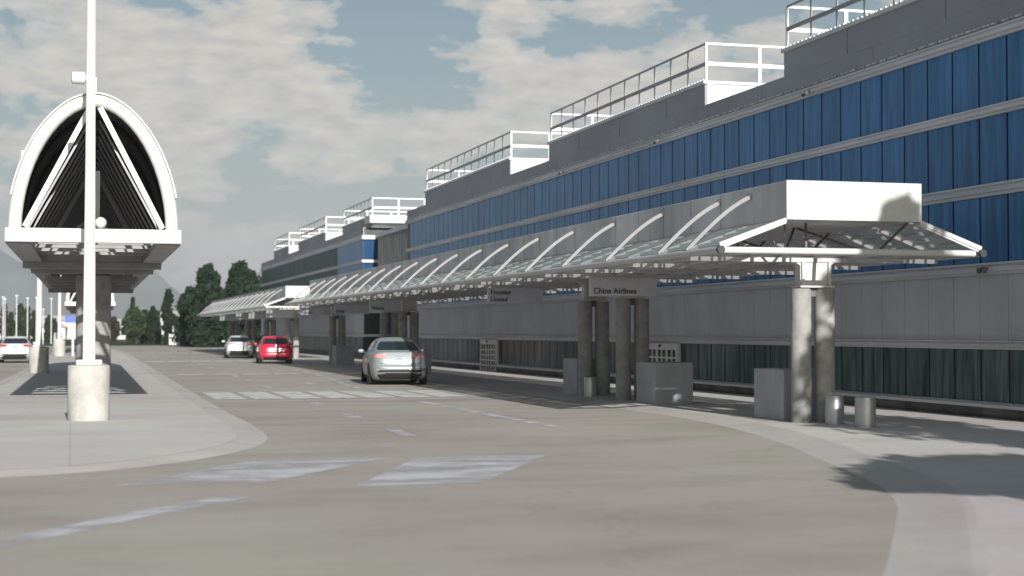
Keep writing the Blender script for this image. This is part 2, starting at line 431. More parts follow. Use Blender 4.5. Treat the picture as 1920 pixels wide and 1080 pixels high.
MZ = 0.004
def marks():
    b = MB(); x = 3.6
    while x < 11.2:
        b.add([(x, 40.9, MZ), (x + .80, 40.9, MZ), (x + .80, 45.6, MZ), (x, 45.6, MZ)], [(0, 1, 2, 3)]); x += .98
    b.add([(3.4, 39.75, MZ), (11.6, 39.75, MZ), (11.6, 39.95, MZ), (3.4, 39.95, MZ)], [(0, 1, 2, 3)])
    b.add([(3.4, 46.4, MZ), (11.4, 46.4, MZ), (11.4, 46.6, MZ), (3.4, 46.6, MZ)], [(0, 1, 2, 3)])
    struct(b.build('crosswalk', 'marking_fresh'))
    b = MB()
    for y0, y1 in ((92.5, 94.5), (64.5, 65.4), (128, 131)):
        x = 4.2 
        while x < 11.3:
            b.add([(x, y0, MZ), (x + 1.05, y0, MZ), (x + 1.05, y1, MZ), (x, y1, MZ)], [(0, 1, 2, 3)]); x += 1.3
    struct(b.build('far_crosswalk', 'marking_fresh'))
    b = MB()
    for q in ([(2.35, 21.4), (4.2, 21.4), (2.25, 18.4), (.5, 18.4)], [(4.6, 21.3), (6.5, 21.3), (4.55, 17.6), (3.1, 17.6)]):
        b.add([(x, y, MZ) for x, y in q[::-1]], [(0, 1, 2, 3)])
    struct(b.build('hatch_marking', 'marking_worn'))
    struct(ribbon('edge_line', [(-1.6, 12.0), (-.5, 13.7), (.6, 15.4), (1.75, 16.9)], .34, MZ, 'marking_worn'))
    struct(ribbon('edge_line', [(8.55, 27.5), (8.45, 33), (8.4, 38.5)], .22, MZ, 'marking_worn'))
    struct(ribbon('edge_line', [(8.5, 47.5), (8.9, 54), (9.5, 62), (9.9, 72)], .22, MZ, 'marking_worn'))
    for y in (25.8, 31.5, 37.2, 49, 55, 61, 68, 76, 84): struct(ribbon('lane_dash', [(5.45 + .02 * (y - 25), y), (5.5 + .02 * (y - 25), y + 1.7)], .24, MZ, 'marking_worn'))
    for y in (52, 58, 66, 74): struct(ribbon('lane_dash', [(7.7, y), (7.75, y + 1.5)], .22, MZ, 'marking_worn'))
    struct(sheet('yellow_marking', [(-1.3, 97.5), (3.3, 97.5), (3.3, 99.5), (-1.3, 99.5)], PZ + .004, 'marking_yellow'))
    b = MB()
    for q in ([(5.5, 13.6), (12, 14.2), (11, 15.6), (6, 15.2)], [(1, 23.4), (5.2, 23.6), (6.4, 25.4), (3.5, 25.2)], [(4, 8), (9, 8.6), (8, 9.6), (3, 9.4)]):
        b.add([(x, y, MZ / 2) for x, y in q], [(0, 1, 2, 3)])
marks()

# hills far off
def hills():
    for x0, y0, rx, ry, h, sd in ((-420, 5200, 900, 500, 285, 3), (900, 5600, 800, 500, 190, 5), (2500, 6000, 1500, 600, 150, 8), (-1900, 5800, 900, 600, 210, 9)):
        rnd = random.Random(sd); ph = [rnd.random() * 6.28 for _ in range(6)]
        b = MB(); nx, ny = 60, 16; vs = []
        for j in range(ny + 1):
            for i in range(nx + 1):
                u = -1 + 2 * i / nx; v = -1 + 2 * j / ny
                e = max(0, 1 - (u * u + v * v)) ** 0.75
                k = 1 + .16 * math.sin(9 * u + ph[0]) + .09 * math.sin(23 * u + ph[1] + 5 * v) + .06 * math.sin(41 * u + ph[2] - 9 * v) + .12 * math.sin(5 * v + 7 * u + ph[3])
                vs.append((x0 + u * rx, y0 + v * ry, -1 + h * e * k))
        b.add(vs, [(j * (nx + 1) + i, j * (nx + 1) + i + 1, (j + 1) * (nx + 1) + i + 1, (j + 1) * (nx + 1) + i) for j in range(ny) for i in range(nx)])
        struct(b.build('hill', 'hill', smooth=True))
hills()

# ------------------------------------------------------------------ terminal building
FX = 17.5
PITCH = 0.98
def pane_mesh(w, z0, z1):
    """one window pane, its outer face a bevelled slab"""
    b = MB(); d = .012
    y0, y1 = -w / 2, w / 2; h = z1 - z0
    b.add([(0, y0, 0), (0, y1, 0), (0, y1, h), (0, y0, h), (-d, y0 + d, d), (-d, y1 - d, d), (-d, y1 - d, h - d), (-d, y0 + d, h - d)],
          [(4, 7, 6, 5), (0, 4, 5, 1), (1, 5, 6, 2), (2, 6, 7, 3), (3, 7, 4, 0), (0, 1, 2, 3)])
    return b
def windows(root, name, material, ya, cols, z0, z1, single, skip=None, x=None, gap=.055):
    """each pane its own part (shared mesh); columns not in `single` go into the returned list"""
    rest = []; proto = None; x = FX if x is None else x
    for i in range(cols):
        y = ya + (i + .5) * PITCH
        if skip and skip(y): continue
        if i in single:
            if proto is None:
                proto = pane_mesh(PITCH - gap, z0, z1).build(name, material, None); o = proto
            else:
                o = proto.copy(); C.objects.link(o)
            o.parent = root; o.location = (x - .005 - root.location.x, y - root.location.y, z0 - root.location.z)
        else: rest.append((x, y, z0, z1, gap))
    return rest
def rest_windows(root, name, material, rest):
    b = MB()
    for x, y, z0, z1, gap in rest:
        p = pane_mesh(PITCH - gap, z0, z1); b.add([(v[0] + x - .005, v[1] + y, v[2] + z0) for v in p.v], p.f)
    o = b.build(name, material, root); o['kind'] = 'stuff'; return o
def cornice(root, y0, y1, z0, z1, dep, name='cornice', x=None):
    """moulded horizontal trim: two fillets and a groove"""
    x = FX if x is None else x; h = z1 - z0
    prof = [(x + .05, z0), (x - dep * .55, z0), (x - dep * .55, z0 + h * .22), (x - dep, z0 + h * .30), (x - dep, z0 + h * .62), (x - dep * .7, z0 + h * .66),
            (x - dep * .7, z0 + h * .78), (x - dep * .9, z0 + h * .82), (x - dep * .9, z1), (x + .05, z1)]
    b = MB(); b.prism(prof, y0, y1, 'xz'); return b.build(name, 'trim_light', root)
def panel_wall(root, y0, y1, z0, z1, m, name='wall_panel', x=None, pitch=PITCH):
    x = FX if x is None else x; b = MB(); y = y0
    while y < y1 - .05:
        e = min(y + pitch, y1)
        b.add(*_slab(x - .03, x + .04, y + .010, e - .010, z0, z1, .008)); y = e
    return b.build(name, m, root)
def _slab(x0, x1, y0, y1, z0, z1, d):
    vs = [(x1, y0, z0), (x1, y1, z0), (x1, y1, z1), (x1, y0, z1), (x0 + d, y0, z0), (x0 + d, y1, z0), (x0 + d, y1, z1), (x0 + d, y0, z1),
          (x0, y0 + d, z0 + d), (x0, y1 - d, z0 + d), (x0, y1 - d, z1 - d), (x0, y0 + d, z1 - d)]
    return vs, [(0, 1, 2, 3), (8, 11, 10, 9), (0, 4, 5, 1), (1, 5, 6, 2), (2, 6, 7, 3), (3, 7, 4, 0), (4, 8, 9, 5), (5, 9, 10, 6), (6, 10, 11, 7), (7, 11, 8, 4)]
def entrance(root, yc, label=None):
    """glazed lattice double door with white frame, 2.6 m wide"""
    w = 2.6; x = FX
    f = MB(); f.box(x - .16, x + .02, yc - w / 2, yc + w / 2, 1.19, 1.383)
    f.box(x - .16, x + .02, yc - w / 2, yc - w / 2 + .07, PZ, 1.19); f.box(x - .16, x + .02, yc + w / 2 - .07, yc + w / 2, PZ, 1.19)
    d = f.build('entrance_door', 'door_white', root)
    g = MB(); cols, rows = 6, 5
    cw = (w - .14) / cols; rh = 1.125 / rows
    for i in range(1, cols):
        t = .05 if i in (2, 4) else .022
        g.box(x - .13, x - .09, yc - w / 2 + .07 + i * cw - t, yc - w / 2 + .07 + i * cw + t, PZ, 1.19)
    for j in range(rows):
        g.box(x - .125, x - .09, yc - w / 2 + .07, yc + w / 2 - .07, PZ + j * rh - .02 + (.06 if j == 0 else 0), PZ + j * rh + .03 + (.03 if j == 0 else 0))
    gl = g.build('door_lattice', 'door_white', None); gl.parent = d; gl.location = (0, 0, 0)
    gl.data.transform(Matrix.Translation(-root.location))
    p = MB(); p.box(x - .085, x - .05, yc - w / 2 + .07, yc + w / 2 - .07, PZ, 1.19)
    pl = p.build('door_glass', 'glass_black', None); pl.parent = d; pl.data.transform(Matrix.Translation(-root.location))
    s = MB(); s.lathe([(.03, 0), (.045, .02), (.045, .06), (.02, .08)], x - .19, yc, 1.27, 10)
    sl = s.build('door_sensor', 'dark_cap', None); sl.parent = d; sl.data.transform(Matrix.Translation(-root.location))
def railing(root, x0, x1, y0, y1, z, name='railing'):
    """perimeter guard rail of a roof block: long sides coloured darker for shade, white painted ends; each post a sub-part"""
    w = .05
    def sub(o, par): o.parent = par; return o
    for x in (x0, x1):
        b = MB()
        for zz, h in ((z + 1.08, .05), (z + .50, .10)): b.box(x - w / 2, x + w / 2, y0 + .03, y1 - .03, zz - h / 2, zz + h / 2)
        r = b.build(name, 'rail_shaded', root); n = max(2, round((y1 - y0) / 1.4)); proto = None
        for i in range(1, n):
            if proto is None:
                p = MB(); p.box(-.02, .02, -.016, .016, 0, 1.054); proto = o = p.build('post', 'rail_shaded', None)
            else: o = proto.copy(); C.objects.link(o)
            o.parent = r; o.location = Vector((x, y0 + (y1 - y0) * i / n, z)) - root.location
    for y in (y0, y1):
        b = MB()
        for zz, h in ((z + 1.08, .06), (z + .50, .11)): b.box(x0 - w / 2, x1 + w / 2, y - w / 2, y + w / 2, zz - h / 2, zz + h / 2)
        r = b.build('end_railing', 'rail_paint', root); m = max(1, round((x1 - x0) / 1.69))
        for i in range(m + 1):
            t = .03 if i in (0, m) else .05
            p = MB(); p.box(-t, t, -.03, .03, 0, 1.049); o = p.build('end_post', 'rail_paint', None)
            o.parent = r; o.location = Vector((x0 + (x1 - x0) * i / m, y, z)) - root.location
def roof_block(root, y0, y1, x=None, ztop=8.94, depth=5.1, z0=8.20):
    x = FX if x is None else x
    b = MB(); b.box(x - .035, x + depth, y0, y1, z0, ztop - .10); k = b.build('roof_block', 'fascia_grey', root)
    b = MB(); b.box(x - .034 + .06, x + depth - .1, y0 - .02, y0, z0 + .05, ztop - .10); o = b.build('end_wall', 'block_white', None); o.parent = k; o.data.transform(Matrix.Translation(-root.location))
    b = MB(); b.bbox(x - .10, x + depth + .06, y0 - .06, y1 + .06, ztop - .097, ztop, .012)
    yy = y0
    while yy < y1:                                            # standing clips along the coping
        b.box(x - .105, x - .04, yy, yy + .05, ztop - .003, ztop + .035); yy += .22
    o = b.build('coping', 'trim_light' if True else '', None); o.parent = k; o.data.transform(Matrix.Translation(-root.location))
    # vertical panel joints
    j = MB(); yy = y0 + 3.0
    while yy < y1 - 1:
        j.box(x - .039, x - .034, yy - .012, yy + .012, z0 + .04, ztop - .10); yy += 4.3
    o = j.build('panel_joint', 'plinth_dark', None); o.parent = k; o.data.transform(Matrix.Translation(-root.location))
    railing(root, x + .03, x + depth - .1, y0 + .05, y1 - .05, ztop)

def terminal():
    Y0, Y1 = 14.0, 83.4
    root = thing('terminal_building', 'long grey airport terminal with blue ribbon windows behind the front canopy', 'building', (FX, Y0, 0))
    b = MB(); b.box(FX + .012, FX + 22, Y0, Y1, .0, 8.20); core = b.build('wall', 'mullion_dark', root)
    cols = int((Y1 - Y0) / PITCH)
    vis0 = int((25.2 - Y0) / PITCH)
    rest = windows(root, 'window', 'glass_blue', Y0, cols, 6.2, 7.51, range(vis0, vis0 + 45))
    rest += windows(root, 'window', 'glass_blue', Y0, cols, 4.66, 6.0, range(vis0, vis0 + 42))
    rest += windows(root, 'window', 'glass_blue', Y0, cols, 3.1, 4.42, range(vis0, vis0 + 13))
    rest_windows(root, 'window', 'glass_blue', rest)
    doors = (48.65 - .45, 66.8 - .1)
    doors = (45.4 - .35, 65.8)
    sk = lambda y: any(abs(y - d) < 1.3 + PITCH * .5 - .05 for d in doors)
    rest = windows(root, 'street_window', 'glass_street', Y0, cols, .36, 1.39, range(vis0, cols), skip=sk)
    rest_windows(root, 'street_window', 'glass_street', rest)
    b = MB()
    for d in doors:                                            # cheek walls beside the doors
        for s in (-1, 1):
            lo, hi = sorted((d + s * 1.302, d + s * 1.72)); b.box(FX - .02, FX + .01, lo, hi, .02, 1.388)
    b.build('door_surround', 'mullion_dark', root)
    for d in doors: entrance(root, d)
    cornice(root, Y0, Y1, 7.51, 7.73, .14)
    cornice(root, Y0, Y1, 6.0, 6.2, .12, 'spandrel_strip'); cornice(root, Y0, Y1, 4.42, 4.66, .12, 'spandrel_strip')
    cornice(root, Y0, Y1, 2.86, 3.1, .14); cornice(root, Y0, Y1, 1.39, 1.57, .10, 'spandrel_strip')
    panel_wall(root, Y0, Y1, 1.57, 2.86, 'facade_panel')
    panel_wall(root, Y0, Y1, 7.73, 8.24, 'fascia_grey', 'fascia', pitch=6.0)
    b = MB(); b.box(FX - .05, FX - .03, Y0, Y1, 7.79, 7.825); b.build('rivet_strip', 'rivet', root)
    for ya, yb in zip([Y0] + [d + 1.3 for d in doors], [d - 1.3 for d in doors] + [Y1]):
        b = MB(); b.prism([(FX + .02, .25), (FX - .16, .25), (FX - .16, .31), (FX - .02, .358), (FX + .02, .358)], ya, yb); b.build('sill', 'trim_light', root)
        b = MB(); b.prism([(FX + .011, .02), (FX - .05, .02), (FX - .12, .12), (FX - .12, .247), (FX + .011, .247)], ya, yb); b.build('plinth', 'plinth_dark', root)
    b = MB(); b.box(FX, FX + 22, Y0, Y1, 8.201, 8.22); b.build('roof', 'far_roof', root)
    for ya, yb in ((21.6, 36.6), (41.8, 57.1), (62.6, 78.8)): roof_block(root, ya, yb)
    # small security lights under the strips
    for y, z in ((27.3, 2.98), (31.6, 4.5), (35.0, 7.6), (45.2, 7.6), (40.5, 4.5), (55, 7.6)):
        b = MB(); b.box(FX - .24, FX - .10, y - .05, y + .05, z - .02, z + .03); b.lathe([(.02, 0), (.05, .03), (.05, .1), (.03, .12)], FX - .25, y - .09, z - .10, 10); b.lathe([(.02, 0), (.05, .03), (.05, .1), (.03, .12)], FX - .25, y + .09, z - .10, 10)
        b.build('wall_light', 'plinth_dark', root)
terminal()

def far_terminal():
    Y0, Y1 = 96.6, 151.0
    root = thing('terminal_building', 'far grey terminal wing with dark green and blue windows and white corner trim', 'building', (FX, Y0, 0))
    b = MB(); b.box(FX + .012, FX + 20, Y0 + .03, Y1, 0, 8.2); b.build('wall', 'mullion_dark', root)
    cols = int((Y1 - Y0) / PITCH); nb = 10
    rb = windows(root, 'window', 'glass_blue', Y0, nb, 6.2, 7.45, range(0, nb)); rb += windows(root, 'window', 'glass_blue', Y0, nb, 4.66, 6.0, range(0, nb))
    a = []
    for z0, z1, k in ((6.2, 7.45, 45), (4.66, 6.0, 34)):
        a += windows(root, 'window', 'glass_green', Y0 + nb * PITCH, cols - nb, z0, z1, range(0, k))
    a += windows(root, 'window', 'glass_green', Y0, cols, 3.1, 4.42, [])
    rest_windows(root, 'window', 'glass_green', a)
    # the end that faces the camera
    for z0, z1 in ((6.2, 7.45), (4.66, 6.0), (3.1, 4.42)):
        b = MB(); b.box(FX + .04, FX + .96, Y0 + .012, Y0 + .028, z0 + .03, z1 - .03); b.box(FX + 1.02, FX + 1.95, Y0 + .012, Y0 + .028, z0 + .03, z1 - .03)
        b.build('end_window', 'glass_blue_darkened', root)
    for z0, z1, n in ((7.45, 7.73, 'cornice'), (6.0, 6.2, 'spandrel_strip'), (4.42, 4.66, 'spandrel_strip'), (2.86, 3.1, 'cornice'), (1.39, 1.57, 'spandrel_strip')):
        cornice(root, Y0, Y1, z0, z1, .13, n)
        b = MB(); b.box(FX - .09, FX + 2.0, Y0 - .13, Y0 - .002, z0 + .02, z1 - .01); b.build('end_trim', 'block_white', root)
    panel_wall(root, Y0, Y1, 1.57, 2.86, 'facade_panel'); panel_wall(root, Y0, Y1, 7.73, 8.2, 'fascia_grey', 'fascia', pitch=6.0)
    b = MB(); b.box(FX - .02, FX + .011, Y0, Y1, 0.02, .36); b.build('plinth', 'plinth_dark', root)
    a = windows(root, 'street_window', 'glass_street', Y0, cols, .36, 1.39, range(0, cols))
    b = MB(); b.box(FX, FX + 20, Y0 + .04, Y1, 8.201, 8.22); b.build('roof', 'far_roof', root)
    for ya, yb, x in ((96.2, 107.0, FX + .45), (113.0, 127.0, FX + .2), (132.2, 142.0, FX + .1)): roof_block(root, ya, yb, x=x)
    b = MB(); b.bbox(FX + .2, FX + 3.6, 95.6, 97.4, 8.44, 8.93, .02); b.build('corner_slab', 'block_white', root)
    # link wall between the wings: white fins over dark glass, set back
    b = MB(); b.box(FX + 1.3, FX + 20, 83.42, 96.58, 0, 8.0); b.build('link_wall', 'glass_blue_darkened', root)
    b = MB()
    for i in range(16):
        y = 84.0 + i * .8; b.box(FX + 1.00 - .012 * i, FX + 1.14 - .012 * i, y, y + .12, 3.3, 7.55)
        b.bar((FX + 1.06 - .012 * i, y + .14, 4.4 + (i % 3)), (FX + 1.06 - .012 * i, y + .74, 5.4 + (i % 3)), .06, .06)
    b.build('link_fin', 'white_weathered', root)
    b = MB(); b.box(FX + .7, FX + 1.6, 83.45, 96.45, 7.56, 7.80); b.build('link_cornice', 'trim_light', root)
far_terminal()

# ------------------------------------------------------------------ canopy
XL, XR, BL, BR = 10.83, 15.97, 12.09, 14.73
ZT, ZB0, ZB1 = 3.165, 3.72, 4.40
def canopy(label, ya, yb, arms, pairs):
    root = thing('entrance_canopy', label, 'canopy', (13.4, ya, 0), group=None)
    # upper box: side faces, front, lid
    b = MB(); b.bbox(BL, BR, ya + .02, yb, ZB0, ZB1, .008); b.build('fascia_box', 'canopy_side', root)
    b = MB(); b.box(BL - .004, BR + .004, ya - .02, ya + .018, ZB0 - .004, ZB1 + .004); b.build('front_panel', 'white_paint', root)
    j = MB(); y = ya + 2.9
    while y < yb:
        for x in (BL, BR): j.box(x - .003, x + .003, y - .006, y + .006, ZB0 + .01, ZB1 - .01)
        y += 1.525
    j.build('panel_joint', 'plinth_dark', root)
    # eave tubes
    for x in (XL, XR):
        b = MB(); b.tube([(x, ya + .02, ZT), (x, yb, ZT)], .065, 14); b.build('eave_tube', 'canopy_tube', root, smooth=True)
        b = MB(); b.tube([(x, ya - .06, ZT), (x, ya + .018, ZT)], .070, 12); b.build('tube_cap', 'dark_cap', root, smooth=True)
    b = MB(); b.tube([(XL + .1, ya + .09, ZT), (XR - .1, ya + .09, ZT)], .060, 12); b.build('front_tube', 'white_paint', root, smooth=True)
    # sloping end rafters
    for x, x2 in ((XL, BL), (XR, BR)):
        b = MB(); b.bar((x, ya + .03, ZT + .09), (x2, ya + .03, ZB0 - .01), .05, .075); b.build('end_rafter', 'white_paint', root)
    # sloping glass roof, one pane strip per bay, both sides
    bay = 1.525; n = int((yb - ya - .1) / bay)
    for sgn, x, x2 in ((-1, XL, BL), (1, XR, BR)):
        for i in range(n if n < 50 else 50):
            y = ya + .08 + i * bay
            b = MB(); z1, z2 = ZT + .07, ZB0 - .02
            b.add([(x, y, z1), (x2, y, z2), (x2, y + bay - .05, z2), (x, y + bay - .05, z1), (x, y, z1 + .015), (x2, y, z2 + .015), (x2, y + bay - .05, z2 + .015), (x, y + bay - .05, z1 + .015)],
                  [(0, 3, 2, 1), (4, 5, 6, 7), (0, 1, 5, 4), (1, 2, 6, 5), (2, 3, 7, 6), (3, 0, 4, 7)])
            b.build('glass_panel', 'glass_roof', root)
    # glazing bars below the glass (along and across)
    b = MB()
    for x, x2 in ((XL, BL), (XR, BR)):
        for k in (.2, .4, .6, .8, .97):
            xx = x + (x2 - x) * k; zz = ZT + .05 + (ZB0 - ZT - .08) * k
            b.bar((xx, ya + .05, zz), (xx, yb, zz), .05, .05)
        for i in range(n + 1):
            y = ya + .08 + i * bay - .025; b.bar((x, y, ZT + .04), (x2, y, ZB0 - .045), .05, .06)
    b.build('glazing_bar', 'white_paint', root)
    # curved arms
    for y in arms:
        for x, x2 in ((XL, BL), (XR, BR)):
            s = 1 if x2 > x else -1
            pts = []
            for k in range(9):
                a = k / 8; 
                px = x + s * (-.02 + 1.24 * a); pz = ZT + .06 + 1.0 * (.42 * math.sin(a * math.pi / 2) + .58 * a)
                pts.append((px, y, pz))
            b = MB(); b.tube(pts, [.048 + .010 * k / 8 for k in range(9)], 4, up=(0, 1, 0), sx=.9); o = b.build('curved_arm', 'arm_grey', root)
            c = MB(); e = Vector(pts[-1]); d = (e - Vector(pts[-2])).normalized(); c.tube([e, e + d * .05], .072, 4, up=(0, 1, 0)); cc = c.build('arm_cap', 'dark_cap', None); cc.parent = o; cc.data.transform(Matrix.Translation(-root.location))
    # flat lattice of tubes under the roof
    b = MB(); m = 8
    for k in range(1, m):
        x = XL + (XR - XL) * k / m; b.tube([(x, ya + .2, ZT - .02), (x, yb, ZT - .02)], .042, 8, caps=True)
    b.build('purlin', 'canopy_tube', root, smooth=True)
    y = ya + 1.55
    while y < yb:
        b = MB(); b.bar((XL, y, ZT - .085), (XR, y, ZT - .085), .075, .08); b.build('cross_beam', 'canopy_tube', root); y += 3.05
    # inner braces up to the box
    y = ya + .3
    while y < yb - 2:
        for p0, p1 in (((12.5, y + .6, ZT), (BL + .1, y, ZB0)), ((12.5, y + .64, ZT), (13.3, y + 1.9, ZB0)), ((14.3, y + .6, ZT), (BR - .1, y, ZB0)), ((14.3, y + .64, ZT), (13.35, y + 1.9, ZB0)), ((12.9, y + .6, ZT), (12.9, y + .6, ZB0))):
            b = MB(); b.bar(p0, p1, .037, .037); b.build('brace', 'plinth_dark', root)
        y += 3.05
    # columns in pairs with a plate head
    for y in pairs:
        for x in (13.16, 13.64):
            c = MB(); c.lathe([(.19, 0), (.19, 2.46), (.183, 2.50)], x, y, PZ, 24); c.build('column', 'concrete_column', root, smooth=True)
        h = MB(); h.prism([(13.10, 2.60), (13.72, 2.60), (13.72, 2.98), (13.86, 3.075), (12.94, 3.075), (13.10, 2.98)], y - .10, y + .10)
        h.box(13.06, 13.76, y - .2, y + .2, 2.566, 2.598); hd = h.build('column_head', 'white_weathered', root)
        g = MB()
        for x in (13.14, 13.68): g.box(x - .025, x + .025, y - .16, y - .103, 2.60, 3.05); g.box(x - .025, x + .025, y + .103, y + .16, 2.60, 3.05)
        gg = g.build('stiffener', 'white_weathered', None); gg.parent = hd; gg.data.transform(Matrix.Translation(-root.location))
    t = MB()
    for y in pairs: t.box(13.33, 13.47, y - .05, y + .05, 2.40, 2.56)
    t.build('column_tie', 'plinth_dark', root)
CG = 'glazed entrance canopies along the terminal kerb'
canopy('long white glazed canopy with a white end box nearest the camera', 25.26, 82.6, [26.77] + [28.2 + 3.05 * k for k in range(18)], [26.9, 36.75, 39.75, 63.6, 67.6, 81.6])
canopy('far white glazed canopy beyond the gap, its columns behind the red car', 92.2, 142.4, [93.6 + 3.05 * k for k in range(16)], [99.0, 110.5, 123, 136])

# hanging signs
def text_mesh(txt, size):
    cu = bpy.data.curves.new('lettering', 'FONT'); cu.body = txt; cu.size = size; cu.extrude = .006; cu.offset = .002
    o = bpy.data.objects.new('lettering', cu); C.objects.link(o)
    dg = bpy.context.evaluated_depsgraph_get(); me = bpy.data.meshes.new_from_object(o.evaluated_get(dg))
    bpy.data.objects.remove(o); bpy.data.curves.remove(cu); return me
def sign(x, y, w, lines, label, z0=2.60, z1=3.06):
    root = thing('hanging_sign', label, 'sign', (x, y, z0), group='grey signs hanging under the canopies', world=False)
    b = MB(); b.bbox(0, w, -.06, .06, 0, z1 - z0, .008); b.build('sign_panel', 'sign_grey', root)
    b = MB(); b.box(-.02, w + .02, -.085, .085, z1 - z0 + .001, z1 - z0 + .035); b.build('top_rail', 'sign_grey', root)
    b = MB()
    for k in (.18, .82): b.box(w * k - .02, w * k + .02, -.02, .02, z1 - z0 + .036, 3.15 - z0)
    b.build('hanger', 'canopy_tube', root)
    if lines:
        for i, ln in enumerate(lines):
            me = text_mesh(ln, .195); me.materials.append(M['letter_dark'])
            t = bpy.data.objects.new('lettering', me); C.objects.link(t); t.parent = root
            t.rotation_euler = (R(90), 0, 0); t.location = (.075, -.067, .065 + (len(lines) - 1 - i) * .215)
    return root
sign(12.10, 36.2, 1.72, ['China Airlines'], 'grey hanging sign reading China Airlines above four columns', z1=3.10)
sign(12.10, 45.9, 1.72, ['Frontier', 'United'], 'grey hanging sign reading Frontier and United', z0=2.58)
sign(12.10, 65.4, 1.75, ['Volaris'], 'grey hanging sign reading Volaris above the silver car')
sign(12.30, 75.9, 1.72, ['Delta'], 'grey hanging sign reading Delta')
sign(11.50, 82.2, 1.65, ['Avianca'], 'grey hanging sign left of the Delta sign at the canopy end')
for y, lb in ((97.6, 'blank grey hanging sign at the near end of the far canopy'), (107.5, 'second blank grey hanging sign under the far canopy'), (116, 'third blank grey hanging sign under the far canopy'), (129, 'farthest blank grey hanging sign under the far canopy')):
    sign(11.6, y, 1.72, None, lb)

# planters / concrete blocks and bins on the pavement
def block(x, y, w, l, h, label):
    b = MB(); b.bbox(-w / 2, w / 2, -l / 2, l / 2, .0, h, .012)
    o = b.build('concrete_block', 'planter_grey'); o.location = (x + w / 2, y + l / 2, PZ)
    return tag(o, label, 'block', 'grey blocks beside the canopy columns')
block(13.08, 27.5, .95, 1.35, .97, 'grey concrete block behind the nearest, tree-shaded column pair')
block(13.1, 34.4, .95, 1.26, .97, 'large grey concrete block in front of the columns under the China Airlines sign')
block(13.0, 39.98, .95, 1.2, .97, 'grey concrete block behind the lone short cylinder at the four columns')
block(13.1, 62.2, .95, 1.2, .97, 'grey concrete block just right of the silver car')
block(13.0, 79.6, .95, 1.2, .97, 'grey concrete block at the columns between the red and silver cars')
def bin_(x, y, r, h, label):
    b = MB(); b.lathe([(r * .94, 0), (r * .94, .035), (r, .04), (r, h - .03), (r * .96, h - .008), (r * .7, h)], 0, 0, 0, 32)
    o = b.build('litter_bin', 'steel_brushed', smooth=True); o.location = (x, y, PZ)
    return tag(o, label, 'bin', 'short round steel bins on the pavement')
bin_(13.53, 26.3, .175, .53, 'short round steel bin in front of the dark column of the nearest pair')
bin_(13.62, 25.3, .185, .54, 'short round steel bin standing clear, right of the nearest columns')
bin_(13.12, 39.2, .17, .51, 'short round steel bin at the foot of the column under the China Airlines sign')

